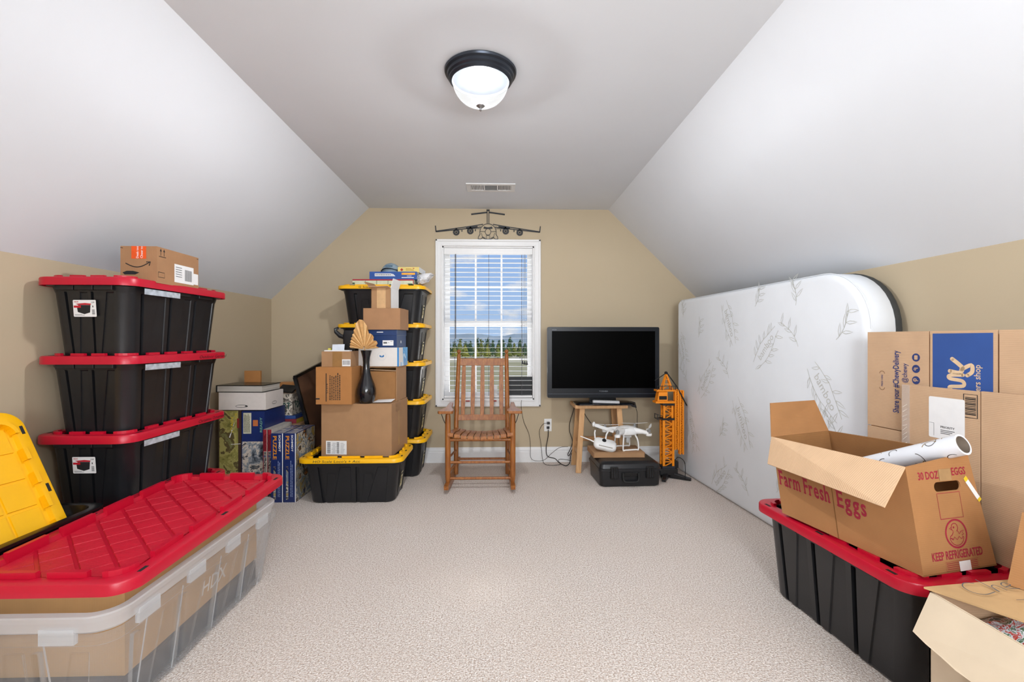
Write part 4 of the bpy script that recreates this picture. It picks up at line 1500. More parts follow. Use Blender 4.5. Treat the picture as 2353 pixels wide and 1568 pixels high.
for i in range(9):
    t_ = i / 8 * PI / 2
    rr = math.cos(t_)
    rings.append([(0.083 * rr * math.cos(2 * PI * k / 20), 0.10 * rr * math.sin(2 * PI * k / 20), 0.006 + 0.088 * math.sin(t_) ** 0.9) for k in range(20)] if i < 8 else [(0.006 * math.cos(2 * PI * k / 20), 0.006 * math.sin(2 * PI * k / 20), 0.096) for k in range(20)])
m.loft(rings)
m.build('crown', mat('cap_cloth', '#8EA0AD', 0.85, var=0.12, bump=0.2, bscale=300), cp, smooth=50)
m = MB()
top, bot = [], []
for k in range(13):
    a = PI + PI * k / 12
    top.append((0.080 * math.cos(a), 0.075 * math.sin(a) - 0.01, 0.02 + 0.016 * math.sin(a - PI)))
    bot.append((0.088 * math.cos(a), (0.075 + 0.055 * math.sin(a - PI)) * math.sin(a) - 0.01, 0.004 + 0.03 * math.sin(a - PI)))
for k in range(12):
    m.face([top[k], top[k + 1], bot[k + 1], bot[k]])
    m.face([(p[0], p[1], p[2] - 0.003) for p in (bot[k], bot[k + 1], top[k + 1], top[k])])
m.build('visor', mat('cap_visor', '#2C3238', 0.8, var=0.15), cp, smooth=50)
fr = Frame((-0.03, -0.088, 0.045), (1, 0, 0), (0, 0.42, 0.9))
MB().rect(fr, 0.0, 0.0, 0.06, 0.022, 0.004).build('patch', mat('cap_patch', '#5B7486', 0.8, var=0.3, vscale=200), cp)
random.seed(11)
m = MB()
rings = []
for i in range(10):
    t_ = i / 9
    rings.append([(-0.69 + 0.055 * (t_ ** 0.5 + 0.15) * math.cos(2 * PI * k / 14) * random.uniform(0.7, 1.3) + 0.06 * t_, 4.13 + 0.10 * (1.1 - 0.5 * t_) * math.sin(2 * PI * k / 14) * random.uniform(0.8, 1.15), YTOP + 0.003 + 0.095 * t_ + (random.uniform(-.006, .012) if 0 < i else 0.004)) for k in range(14)])
m.loft(rings)
tag(m.build('plastic_bag', mat('white_plastic_film', '#DCDCDE', 0.25, var=0.15, vscale=40, bump=0.5, bscale=60), smooth=25), 'crumpled white plastic bag hanging over the top yellow lid', 'bag')

# ------------------------------------------------------------------ boxes in the far corner
def kit(name, label, x0, x1, y0, y1, z0, z1, mt, front=None, cat='box', bevel=None):
    t = thing(name, label, cat, ((x0 + x1) / 2, (y0 + y1) / 2, z0))
    w, d, h = x1 - x0, y1 - y0, z1 - z0
    MB().box(-w / 2, w / 2, -d / 2, d / 2, 0, h).build('body', mt, t, bevel=bevel)
    return t, box_faces(w, d, h), w, d, h


P_OLIVE = picture('olive_print', ['#4B4A22', '#6D6A34', '#8C8748', '#A49C5C', '#5A4E30', '#77764A'], 7, 1.0)
P_GREY = picture('grey_print', ['#2C3138', '#59616A', '#8F9499', '#C9BDB0', '#454A50', '#B8A99C'], 10, 2.0)
P_MIX = picture('mixed_print', ['#1D2A55', '#B79A4C', '#7A8794', '#C9C2B0', '#3A3A3A', '#C0772E'], 10, 3.0)
P_TANP = picture('tan_print', ['#B9AD9E', '#8B8175', '#CFC5B6', '#5F5A54', '#D8CFC2'], 8, 4.0)
M_NAVY = mat('navy_print', '#1B2C63', 0.35, var=0.12)
k1, F, w, d, h = kit('model_kit_box', 'olive green printed kit box standing upright under the white box', -2.055, -1.893, 3.50, 3.83, 0, 0.662, mat('dark_box_edge', '#3C2A20', 0.5))
MB().rect(F['front'], 0.006, 0.003, w - 0.02, h - 0.004).build('front_picture', P_OLIVE, k1)
MB().text(F['front'], 'TRAIN', 0.108, h - 0.17, 0.12, 0.02, 0.0012, bold=0.02, rot=-PI / 2 + PI).build('yellow_lettering', mat('yellow_print', '#C9B034', 0.5), k1)
MB().text(F['front'], 'US', 0.135, h - 0.06, 0.04, 0.016, 0.0012, bold=0.02, rot=PI / 2).build('yellow_lettering', mat('yellow_print', '#C9B034', 0.5), k1)
MB().rect(F['front'], w - 0.028, h - 0.13, w - 0.012, h - 0.06, 0.0012).build('red_tag', mat('kit_tag_red', '#7E2420', 0.5), k1)
m = MB()
m.stroke(F['front'], [(0.08, h - 0.20), (0.10, h - 0.14), (0.115, h - 0.09)], 0.008, 0.0012, 0.002).stroke(F['front'], [(0.09, h - 0.25), (0.16, h - 0.245)], 0.003, 0.0012)
m.build('white_streaks', M_PAPER, k1)

k2, F, w, d, h = kit('model_kit_box', 'navy and photo printed kit box standing upright beside the olive one', -1.888, -1.722, 3.50, 3.83, 0, 0.655, M_NAVY)
MB().rect(F['front'], 0.004, 0.004, w - 0.004, h * 0.66).build('photo', P_GREY, k2)
MB().rect(F['front'], 0.012, h - 0.165, 0.07, h - 0.012).build('cream_panel', mat('cream_print', '#C9C7AE', 0.6), k2)
textblock(F['front'], 0.018, h - 0.155, 0.045, 0.135, 5, k2, rot=True, mt=M_GREYINK, seed=12)
MB().rect(F['front'], 0.082, h - 0.11, 0.118, h - 0.065).build('orange_patch', mat('orange_patch', '#B96A3A', 0.5), k2)
MB().text(F['front'], 'READY', 0.149, h - 0.155, 0.11, 0.017, 0.0011, bold=0.02, rot=PI / 2).build('green_lettering', mat('pale_green_print', '#6FA08C', 0.5), k2)

for i, (x0, x1, lab) in enumerate(((-1.718, -1.690, 'thin red spined kit box against the navy photo box'), (-1.686, -1.656, 'thin red spined kit box against the puzzle boxes'))):
    k3, F, w, d, h = kit('thin_kit_box', lab, x0, x1, 3.47, 3.80, 0, 0.525, mat('kit_white_card', '#BFB8AE', 0.5))
    MB().rect(F['front'], 0.002, h - 0.16, w - 0.002, h).rect(F['front'], 0, 0, 0.004, h).build('red_spine', mat('spine_red', '#8F2430', 0.45), k3)
    MB().rect(F['front'], 0.004, 0.0, w - 0.004, h - 0.165).build('spine_picture', picture('spine_picture', ['#3A4A70', '#8B7F78', '#20242C', '#A79C90'], 22, 5), k3)
    textblock(F['front'], 0.008, h - 0.15, w - 0.014, 0.12, 2, k3, rot=True, mt=M_PAPER, name='spine_print', seed=30 + i)
for i, (x0, x1, lab) in enumerate(((-1.652, -1.566, 'navy jigsaw puzzle box next to the thin red spined boxes'), (-1.562, -1.474, 'navy jigsaw puzzle box next to the single yellow lidded tote'))):
    k4, F, w, d, h = kit('puzzle_box', lab, x0, x1, 3.45, 3.80, 0, 0.50, M_NAVY)
    MB().text(F['front'], 'PUZZLE', 0.014, h - 0.018, 0.17, 0.027, 0.0011, bold=0.025, rot=-PI / 2).build('orange_lettering', mat('puzzle_orange', '#D98A1E', 0.5), k4)
    MB().text(F['front'], 'SCHMIDT', 0.055, h - 0.012, 0.12, 0.014, 0.0011, bold=0.02, rot=-PI / 2).rect(F['front'], w - 0.006, 0, w, h, 0.0008).build('white_lettering', M_PAPER, k4)
    MB().rect(F['front'], 0.018, 0.02, 0.034, h - 0.24).build('spine_strip', P_MIX, k4)
    textblock(F['front'], 0.05, 0.04, 0.02, 0.26, 2, k4, rot=True, mt=mat('pale_blue_print', '#8FA0C8', 0.5), seed=20 + i)
    MB().rect(F['top'], 0.004, 0.004, w - 0.004, d - 0.004).build('top_picture', picture('puzzle_top', ['#8A8DA8', '#C0B8AE', '#4A5A8A', '#B99B60'], 8, 7), k4)
    if i:
        MB().rect(F['right'], 0.004, 0.004, d - 0.004, h - 0.004).build('side_picture', P_MIX, k4)
# support layer and boxes lying behind them
carton('carton', 'brown carton on the floor behind the puzzle boxes', (-1.84, 4.08, 0), 0.47, 0.48, 0.50, 0, M_CARD)
k5, F, w, d, h = kit('flat_kit_box', 'flat red and yellow edged kit box lying behind the puzzle boxes', -1.86, -1.645, 3.86, 4.28, 0.5015, 0.535, mat('kit_red_edge', '#8C2E3A', 0.5))
MB().rect(F['right'], 0.0, 0.0, d * 0.5, h).build('yellow_edge', mat('kit_yellow_edge', '#B5A035', 0.5), k5)
k6, F, w, d, h = kit('flat_kit_box', 'flat blue kit box lying on the red edged one', -1.87, -1.655, 3.87, 4.26, 0.536, 0.562, mat('kit_blue_edge', '#2D4A8A', 0.5))
k7, F, w, d, h = kit('large_kit_box', 'pale printed kit box with green lettering behind the puzzle boxes', -1.92, -1.685, 3.88, 4.25, 0.563, 0.735, P_TANP)
MB().text(F['front'], 'PORT', 0.09, 0.055, 0.13, 0.05, 0.0011, bold=0.03).build('green_lettering', mat('dark_green_print', '#31524A', 0.5), k7)
MB().text(F['right'], 'FORTUNE', 0.05, 0.05, 0.24, 0.06, 0.0011, bold=0.03).build('green_lettering', mat('dark_green_print', '#31524A', 0.5), k7)
MB().stroke(F['front'], [(0.01, 0.02), (0.012, 0.13), (0.07, 0.13), (0.01, 0.02)], 0.006).build('pale_blue_mark', mat('pale_teal_print', '#86AEB0', 0.5), k7)
carton('small_carton', 'small brown carton on the pale kit box with green lettering', (-1.80, 4.17, 0.7365), 0.20, 0.12, 0.075, rad(8), M_CARD2)
tag(MB().poly([(-1.86, 3.98, 0.752), (-1.71, 3.93, 0.749), (-1.70, 4.03, 0.79), (-1.84, 4.05, 0.80)], 0.012).build('dark_folder', M_DARK), 'dark crumpled folder lying on the pale kit box', 'folder')
w2 = thing('white_mailer_box', 'flat white box with small dark ovals on the upright kit boxes', 'box', (-1.882, 3.635, 0.6635), rad(-1.5))
MB().box(-0.172, 0.172, -0.135, 0.135, 0, 0.128).build('body', mat('white_mailer', '#D8D0CA', 0.55, var=0.03), w2, bevel=0.002)
F = box_faces(0.344, 0.27, 0.128)
MB().ring(F['front'], 0.17, 0.028, 0.045, 0.011, 0.003).pshape(F['front'], [(0.19, 0.026), (0.21, 0.024), (0.213, 0.032), (0.20, 0.035)]).ring(F['right'], 0.13, 0.04, 0.035, 0.012, 0.003).build('printed_oval', M_INK, w2)
bn = thing('photo_binder', 'black binder lying on the flat white box', 'binder', (-1.90, 3.63, 0.7925), rad(-3))
m = MB()
m.box(-0.17, 0.175, -0.13, 0.13, 0, 0.004).box(-0.17, 0.175, -0.13, 0.13, 0.048, 0.053).box(-0.174, -0.168, -0.13, 0.13, 0, 0.053)
m.build('cover', M_BLACK2, bn, bevel=0.002)
MB().box(-0.165, 0.168, -0.126, 0.126, 0.005, 0.046).build('pages', mat('binder_pages', '#B9B4AC', 0.6, var=0.3, vscale=60, stretch=(0.05, 0.05, 6)), bn)
tag(MB().box(-2.085, -1.955, 3.905, 3.925, 0.502, 0.925).build('cardboard_sheet', M_CARD2), 'upright piece of brown cardboard behind the white box and binder', 'cardboard')

# framed board leaning in the corner, its back to the room
fb = thing('framed_board', 'dark framed board leaning between the kit boxes and the cartons', 'frame', (0, 0, 0))
A, B = Vector((-1.445, 3.885, 0.015)), Vector((-1.372, 4.42, 0.015))
C_, D_ = Vector((-1.62, 4.42, 0.98)), Vector((-1.664, 3.875, 0.876))
MB().poly([A, B, C_, D_], 0.012).build('board', mat('dark_brown_board', '#4A3226', 0.5, var=0.2, vscale=6, col2='#6A4A36'), fb)
for p, q in ((A, B), (B, C_), (C_, D_), (D_, A)):
    MB().bar(p, q, 0.022, 0.026, up=(1, 0, 0.2)).build('frame_bar', M_BLACK2, fb)

# ------------------------------------------------------------------ rocking chair
rc = thing('rocking_chair', 'oak slat back rocking chair in front of the window', 'chair', (-0.148, 4.0, 0))
FX, BXP = 0.255, 0.220
FY, BY = -0.29, 0.03


def rock_z(y):
    return (y + 0.02) ** 2 / (2 * 2.2)


for s in (-1, 1):
    m = MB()
    rings = []
    for i in range(15):
        y = -0.42 + 0.86 * i / 14
        z = rock_z(y)
        h = 0.042 if 0 < i < 14 else 0.03
        x = s * (FX - 0.02 * (i / 14))
        rings.append([(x - 0.017, y, z), (x + 0.017, y, z), (x + 0.017, y, z + h), (x - 0.017, y, z + h)])
    m.loft(rings)
    m.build('rocker', M_OAKH, rc, smooth=40)
    zf = rock_z(FY) + 0.035
    MB().lathe([(0.013, 0), (0.020, 0.03), (0.022, 0.06), (0.022, 0.49), (0.020, 0.53), (0.014, 0.55)], 14, (s * FX, FY, zf)).build('front_post', M_OAK, rc, smooth=40)
    zb = rock_z(BY) + 0.03
    MB().tube([(s * BXP, BY, zb), (s * BXP, BY + 0.01, 0.45), (s * (BXP - 0.003), BY + 0.10, 0.75), (s * (BXP - 0.006), BY + 0.215, 1.045)], [0.019, 0.020, 0.019, 0.017], 12).build('back_post', M_OAK, rc, smooth=40)
    MB().lathe([(0.012, 0), (0.008, 0.008), (0.010, 0.014), (0.018, 0.026), (0.019, 0.036), (0.013, 0.048), (0.0, 0.053)], 14, (s * (BXP - 0.006), BY + 0.215, 1.04)).build('finial', M_OAK, rc, smooth=50)
    # arm: wide paddle at the front, narrowing to the back post
    ol = [(-0.055, -0.075), (0.045, -0.075), (0.055, -0.06), (0.055, 0.02), (0.03, 0.12), (0.018, 0.34), (-0.012, 0.34), (-0.02, 0.12), (-0.055, 0.02), (-0.062, -0.06)]
    pts = [(s * FX + (-s) * (-x) * 1.0 if False else s * (FX + (-x) * 1.0 + 0.01), FY + y) for x, y in ol]
    if s > 0:
        pts.reverse()
    MB().loft([[(x, y, 0.606 + 0.015 * max(0, (y - FY)) / 0.34) for x, y in pts], [(x, y, 0.628 + 0.015 * max(0, (y - FY)) / 0.34) for x, y in pts]]).build('arm', M_OAKH, rc, bevel=0.004)
    MB().tube([(s * (FX + 0.045), FY - 0.05, 0.604), (s * (FX + 0.03), FY - 0.02, 0.545), (s * (FX + 0.02), FY, 0.52)], 0.003, 6).build('arm_brace', M_STEEL, rc)
    for z0, z1 in ((0.245, 0.235), (0.125, 0.13)):
        MB().tube([(s * FX, FY, z0), (s * BXP, BY + 0.004, z1)], [0.009, 0.009], 10).build('side_stretcher', M_OAK, rc, smooth=40)
    MB().tube([(s * FX, FY, 0.385), (s * BXP, BY + 0.006, 0.375)], 0.014, 10).build('seat_side_rail', M_OAK, rc, smooth=40)
for z in (0.215, 0.088):
    MB().tube([(-FX, FY, z), (FX, FY, z)], 0.0105, 10).build('front_stretcher', M_OAK, rc, smooth=40)
MB().tube([(-BXP, BY + 0.003, 0.16), (BXP, BY + 0.003, 0.16)], 0.010, 10).build('back_stretcher', M_OAK, rc, smooth=40)
MB().tube([(-FX, FY, 0.392), (FX, FY, 0.392)], 0.013, 10).build('seat_front_rail', M_OAK, rc, smooth=40)
MB().tube([(-BXP, BY + 0.006, 0.375), (BXP, BY + 0.006, 0.375)], 0.013, 10).build('seat_back_rail', M_OAK, rc, smooth=40)
nsl = 10
for k in range(nsl):
    u = (k + 0.5) / nsl * 2 - 1
    x = u * (FX + 0.002)
    zc = 0.402 + 0.036 * u * u
    tilt = 0.072 * u * 1.6
    m = MB()
    hw = 0.0225
    rings = []
    for y, z, th in ((FY - 0.03, zc - 0.012, 0.010), (FY - 0.022, zc + 0.004, 0.014), (FY + 0.08, zc + 0.002, 0.014), (BY - 0.08, zc - 0.016, 0.014), (BY - 0.01, zc - 0.014, 0.012)):
        xx = x * (1 - 0.12 * (y - FY) / (BY - FY))
        rings.append([(xx - hw, y, z - hw * tilt), (xx + hw, y, z + hw * tilt), (xx + hw, y, z + th + hw * tilt), (xx - hw, y, z + th - hw * tilt)])
    m.loft(rings)
    m.build('seat_slat', M_OAKH, rc, bevel=0.003)


def back_pt(z):
    if z < 0.75:
        return BY + 0.01 + 0.09 * (z - 0.45) / 0.30
    return BY + 0.10 + 0.115 * (z - 0.75) / 0.295


m = MB()
n = 8
for nm, z0, z1 in (('top_rail', 0.950, 1.012), ('lower_rail', 0.487, 0.533)):
    m = MB()
    rings = []
    for i in range(n + 1):
        u = i / n * 2 - 1
        x = u * (BXP - 0.008)
        dy = 0.012 * (1 - u * u)
        rings.append([(x, back_pt(z0) - 0.011 + dy, z0), (x, back_pt(z0) + 0.011 + dy, z0), (x, back_pt(z1) + 0.011 + dy, z1), (x, back_pt(z1) - 0.011 + dy, z1)])
    m.loft(rings)
    m.build(nm, M_OAK, rc, bevel=0.003)
for k in range(5):
    u = (k + 0.5) / 5 * 2 - 1
    x = u * (BXP - 0.012)
    w0 = 0.016
    rings = []
    for z in (0.53, 0.68, 0.83, 0.952):
        ww = w0 * (0.95 + 0.25 * math.sin(PI * (z - 0.53) / 0.42))
        y = back_pt(z) + 0.008 + 0.014 * math.sin(PI * (z - 0.53) / 0.42)
        rings.append([(x - ww, y - 0.006, z), (x + ww, y - 0.006, z), (x + ww, y + 0.006, z), (x - ww, y + 0.006, z)])
    MB().loft(rings).build('back_slat', M_OAK, rc, bevel=0.002)

# ------------------------------------------------------------------ TV on stool
st = thing('stool', 'pale wooden stool with splayed legs under the television', 'stool', (0.905, 4.28, 0))
MB().box(-0.235, 0.235, -0.15, 0.15, 0.570, 0.602).build('seat', M_PINE, st, bevel=0.003)
for sx in (-1, 1):
    for sy in (-1, 1):
        MB().bar((sx * 0.205, sy * 0.135, 0.0) if True else 0, (sx * 0.165, sy * 0.105, 0.570), 0.046, 0.026, up=(0, 1, 0)).build('leg', M_PINE, st, bevel=0.003)
for sx in (-1, 1):
    MB().bar((sx * 0.192, -0.125, 0.17), (sx * 0.192, 0.125, 0.17), 0.02, 0.04).build('side_rail', M_PINE, st)
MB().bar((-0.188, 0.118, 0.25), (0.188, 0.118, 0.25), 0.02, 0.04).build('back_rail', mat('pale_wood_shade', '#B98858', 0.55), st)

tv = thing('television', 'flat black television on the wooden stool', 'television', (0.94, 4.25, 0.603))
tw, thh, z0 = 1.01, 0.635, 0.055
MB().loft([[(x, -0.045, z0 + thh / 2 + z) for x, z in rrect(tw / 2, thh / 2, 0.012, 4)], [(x, -0.035, z0 + thh / 2 + z) for x, z in rrect(tw / 2 + 0.002, thh / 2 + 0.002, 0.014, 4)], [(x, 0.0, z0 + thh / 2 + z) for x, z in rrect(tw / 2 + 0.002, thh / 2 + 0.002, 0.014, 4)],
           [(x, 0.05, z0 + thh / 2 + z) for x, z in rrect(tw / 2 - 0.12, thh / 2 - 0.1, 0.05, 4)]]).build('casing', mat('tv_black', '#0A1018', 0.32, var=0.1, spec=0.3), tv, smooth=35)
MB().box(-tw / 2 + 0.038, tw / 2 - 0.038, -0.0465, -0.0445, z0 + 0.085, z0 + thh - 0.036).build('screen', mat('tv_screen', '#000000', 0.35, var=0.0, spec=0.03), tv)
MB().box(-tw / 2 + 0.004, tw / 2 - 0.004, -0.0475, -0.0445, z0 + 0.033, z0 + 0.0365).build('bezel_line', mat('tv_line', '#3C4450', 0.3), tv)
fr = Frame((-tw / 2, -0.0452, z0), (1, 0, 0), (0, 0, 1))
MB().text(fr, 'REGZA', 0.04, thh - 0.028, 0.04, 0.008, 0.001).build('logo', mat('silver_print', '#7C828A', 0.4), tv)
MB().text(fr, 'TOSHIBA', tw / 2 - 0.04, 0.052, 0.08, 0.012, 0.001).build('logo', mat('silver_print', '#7C828A', 0.4), tv)
MB().box(-0.12, 0.12, -0.01, 0.03, 0.018, z0 + 0.05).build('neck', M_BLACK2, tv)
MB().loft([[(x, y - 0.03, 0.0) for x, y in rrect(0.265, 0.125, 0.05, 6)], [(x, y - 0.03, 0.010) for x, y in rrect(0.265, 0.125, 0.05, 6)], [(x, y - 0.03, 0.018) for x, y in rrect(0.24, 0.10, 0.04, 6)]]).build('stand_base', mat('gloss_black', '#0B0E14', 0.08, var=0.05, coat=0.5), tv, smooth=35)
rm = thing('remote_control', 'silver grey remote lying on the television stand', 'remote', (0.945, 4.135, 0.6215), rot=(0, rad(1.5), rad(-4)))
MB().loft([[(x, y, 0.0) for x, y in rrect(0.118, 0.024, 0.01, 4)], [(x, y, 0.016) for x, y in rrect(0.118, 0.024, 0.01, 4)], [(x, y, 0.020) for x, y in rrect(0.113, 0.02, 0.008, 4)]]).build('body', mat('remote_silver', '#B9BABC', 0.35), rm, smooth=40)
m = MB()
for i in range(11):
    for j in range(3):
        m.box(-0.10 + i * 0.015 - 0.004, -0.10 + i * 0.015 + 0.004, -0.012 + j * 0.012 - 0.004, -0.012 + j * 0.012 + 0.004, 0.019, 0.0225)
m.build('buttons', M_GREYP, rm)['kind'] = 'stuff'

# outlet, plugs and cords
oo = thing('wall_outlet', 'white double outlet plate on the wall between window and television', 'outlet', (0.470, YB, 0.356))
MB().box(-0.036, 0.036, -0.006, 0, -0.06, 0.06).build('plate', M_WHITEP, oo, bevel=0.002)
for z in (-0.022, 0.022):
    MB().loft([[(x, -0.0055, z + y) for x, y in rrect(0.017, 0.015, 0.008, 4)], [(x, -0.009, z + y) for x, y in rrect(0.017, 0.015, 0.008, 4)]]).build('socket', mat('outlet_face', '#D8D8D6', 0.4), oo)


def smooth_path(pts, n=6):
    P = [Vector(p) for p in pts]
    out = []
    for i in range(len(P) - 1):
        p0, p1, p2, p3 = P[max(i - 1, 0)], P[i], P[i + 1], P[min(i + 2, len(P) - 1)]
        for k in range(n):
            t = k / n
            out.append(0.5 * ((2 * p1) + (p2 - p0) * t + (2 * p0 - 5 * p1 + 4 * p2 - p3) * t * t + (-p0 + 3 * p1 - 3 * p2 + p3) * t ** 3))
    out.append(P[-1])
    return out


def cord(name, label, pts, r=0.0025, plug=None, mt=M_DARK):
    t = thing(name, label, 'cord', (0, 0, 0))
    MB().tube(smooth_path(pts), r, 6).build('cable', mt, t, smooth=60)
    if plug:
        MB().box(plug[0] - 0.013, plug[0] + 0.013, plug[1] - 0.022, plug[1], plug[2] - 0.011, plug[2] + 0.011).build('plug', M_BLACK, t, bevel=0.003)
    return t


cord('power_cord', 'thin black cord from the upper socket looping to the carpet', [(0.462, 4.50, 0.378), (0.42, 4.49, 0.37), (0.385, 4.49, 0.30), (0.40, 4.48, 0.18), (0.41, 4.46, 0.06), (0.43, 4.42, 0.008), (0.50, 4.38, 0.005), (0.58, 4.42, 0.006), (0.56, 4.44, 0.03), (0.585, 4.47, 0.04), (0.66, 4.47, 0.03), (0.72, 4.47, 0.012)], 0.0022, (0.474, YB - 0.0095, 0.378))
cord('power_cord', 'thick black cord from the lower socket running to the stool', [(0.470, 4.49, 0.318), (0.468, 4.49, 0.25), (0.45, 4.485, 0.15), (0.46, 4.47, 0.07), (0.53, 4.45, 0.05), (0.565, 4.42, 0.02), (0.62, 4.36, 0.006), (0.66, 4.38, 0.03), (0.68, 4.44, 0.09), (0.74, 4.46, 0.16), (0.79, 4.47, 0.18)], 0.004, (0.470, YB - 0.0095, 0.334))
cord('antenna_cord', 'thin dark cord hanging from the window and running along the baseboard', [(0.215, 4.50, 0.60), (0.212, 4.497, 0.54), (0.235, 4.50, 0.40), (0.285, 4.50, 0.28), (0.30, 4.497, 0.16), (0.30, 4.49, 0.06), (0.34, 4.48, 0.024), (0.43, 4.48, 0.03), (0.50, 4.485, 0.09), (0.58, 4.49, 0.145), (0.66, 4.485, 0.155)], 0.002)
cord('signal_cord', 'looped black cords hanging behind the stool\'s left legs', [(0.735, 4.47, 0.60), (0.70, 4.475, 0.47), (0.675, 4.475, 0.38), (0.675, 4.475, 0.30), (0.70, 4.47, 0.21), (0.68, 4.465, 0.14), (0.655, 4.46, 0.09), (0.665, 4.46, 0.075), (0.70, 4.47, 0.14), (0.73, 4.47, 0.20)], 0.0035)
cord('video_cord', 'black cord slanting down behind the stool seat', [(0.80, 4.47, 0.50), (0.85, 4.48, 0.42), (0.90, 4.48, 0.36), (0.95, 4.47, 0.33)], 0.003)
ad = cord('adapter_cord', 'black power adapter hanging beside the television stand', [(1.255, 4.30, 0.565), (1.275, 4.31, 0.50), (1.28, 4.33, 0.40), (1.29, 4.36, 0.28)], 0.0025)
MB().hexa([(1.215, 4.275, 0.565), (1.262, 4.275, 0.553), (1.262, 4.305, 0.553), (1.215, 4.305, 0.565), (1.205, 4.275, 0.615), (1.248, 4.275, 0.605), (1.248, 4.305, 0.605), (1.205, 4.305, 0.615)]).build('adapter_block', M_BLACK, ad, bevel=0.004)

# ------------------------------------------------------------------ hard case, flat carton, drone, controller
hc = thing('hard_case', 'black hard plastic equipment case on the carpet under the drone', 'case', (1.045, 3.925, 0), rad(2))
w, d = 0.50, 0.385


def rring(e, z, r=0.035):
    return [(x, y, z) for x, y in rrect(w / 2 - e, d / 2 - e, r, 5)]


MB().loft([rring(0.02, 0.0), rring(0.006, 0.012), rring(0.0, 0.125), rring(-0.006, 0.128), rring(-0.006, 0.136)]).build('lower_shell', M_BLACK, hc, smooth=35)
MB().loft([rring(-0.006, 0.1365), rring(-0.006, 0.146), rring(0.0, 0.149), rring(0.008, 0.18), rring(0.03, 0.198), rring(0.05, 0.2)]).build('case_lid', M_BLACK, hc, smooth=35)
for x in (-0.135, 0.155):
    MB().box(x - 0.032, x + 0.032, -d / 2 - 0.016, -d / 2 + 0.004, 0.07, 0.165).build('latch', M_BLACK2, hc, bevel=0.005)
    m = MB()
    for k in range(3):
        m.box(x - 0.022 + k * 0.018, x - 0.014 + k * 0.018, -d / 2 - 0.019, -d / 2 - 0.013, 0.08, 0.155)
    m.build('latch_ribs', M_BLACK, hc)['kind'] = 'stuff'
MB().box(-0.055, 0.055, -d / 2 - 0.006, -d / 2 + 0.006, 0.085, 0.118).build('name_plate', M_BLACK2, hc, bevel=0.003)
MB().tube(smooth_path([(-0.062, -d / 2 - 0.008, 0.112), (-0.064, -d / 2 - 0.014, 0.075), (-0.05, -d / 2 - 0.018, 0.048), (0.0, -d / 2 - 0.02, 0.044), (0.05, -d / 2 - 0.018, 0.048), (0.064, -d / 2 - 0.014, 0.075), (0.062, -d / 2 - 0.008, 0.112)], 4), 0.009, 8).build('handle', M_DARK, hc, smooth=50)
for s in (-1, 1):
    for x in (-0.075, 0.075):
        pass
fc = thing('flat_carton', 'thin flat brown carton lying on the black hard case', 'box', (0.995, 4.005, 0.2012), rad(0))
MB().box(-0.215, 0.215, -0.135, 0.135, 0, 0.043).build('body', M_CARD, fc, bevel=0.002)
F = box_faces(0.43, 0.27, 0.043)
MB().rect(F['front'], 0.003, 0.004, 0.006, 0.04).rect(F['front'], 0.424, 0.004, 0.427, 0.04).rect(F['front'], 0.0, 0.0385, 0.43, 0.0395).build('seam_lines', mat('seam_brown', '#6E4A2A', 0.8), fc)
FT = 0.2012 + 0.0435

dr = thing('drone', 'white quadcopter drone standing on the flat carton', 'drone', (1.090, 4.00, FT + 0.0015), rad(12))
dr.scale = (1.06, 1.06, 1.14)
m = MB()
rings = []
for z, rx, ry in ((0.105, 0.055, 0.045), (0.115, 0.085, 0.07), (0.135, 0.092, 0.076), (0.155, 0.078, 0.064), (0.168, 0.05, 0.042), (0.174, 0.02, 0.018)):
    rings.append([(rx * math.copysign(abs(math.cos(a)) ** 0.75, math.cos(a)), ry * math.copysign(abs(math.sin(a)) ** 0.75, math.sin(a)), z) for a in [2 * PI * k / 24 for k in range(24)]])
m.loft(rings)
m.build('shell', M_WHITEP, dr, smooth=50)
for sx in (-1, 1):
    for sy in (-1, 1):
        hx_, hy_ = sx * 0.135, sy * 0.115
        arm = MB().tube([(sx * 0.05, sy * 0.04, 0.14), (sx * 0.10, sy * 0.085, 0.137), (hx_, hy_, 0.130)], [0.026, 0.017, 0.014], 10).build('rotor_arm', M_WHITEP, dr, smooth=50)
        MB().lathe([(0.0, -0.004), (0.022, 0.0), (0.024, 0.012), (0.022, 0.018)], 16, (hx_, hy_, 0.112)).build('motor_pod', M_WHITEP, arm, smooth=40)
        MB().lathe([(0.014, 0.0), (0.014, 0.018), (0.010, 0.022), (0.004, 0.03), (0.0, 0.03)], 14, (hx_, hy_, 0.138)).build('motor', M_GREYP, arm, smooth=40)
        ang = {(-1, -1): 0.25, (1, -1): 0.9, (-1, 1): 2.7, (1, 1): -0.12}[(sx, sy)]
        for q in (0, PI):
            a = ang + q
            dx, dy = math.cos(a), math.sin(a)
            nx, ny = -dy, dx
            zz = 0.167
            up_ = 0.016 if (sx, sy) == (1, -1) and q == 0 else 0.004
            pts = [(0.004, -0.004), (0.03, -0.012), (0.06, -0.012), (0.112, -0.004), (0.112, 0.001), (0.05, 0.007), (0.004, 0.004)]
            MB().poly([(hx_ + dx * u + nx * v, hy_ + dy * u + ny * v, zz + up_ * u / 0.1) for u, v in pts], 0.0018).build('propeller_blade', M_WHITEP, arm)
for s in (-1, 1):
    y = s * 0.075
    MB().tube(smooth_path([(-0.045, s * 0.045, 0.12), (-0.062, y * 0.95, 0.075), (-0.066, y, 0.008), (-0.045, y, 0.006), (0.045, y, 0.006), (0.066, y, 0.008), (0.062, y * 0.95, 0.075), (0.045, s * 0.045, 0.12)], 4), 0.0062, 8).build('landing_leg', M_WHITEP, dr, smooth=50)
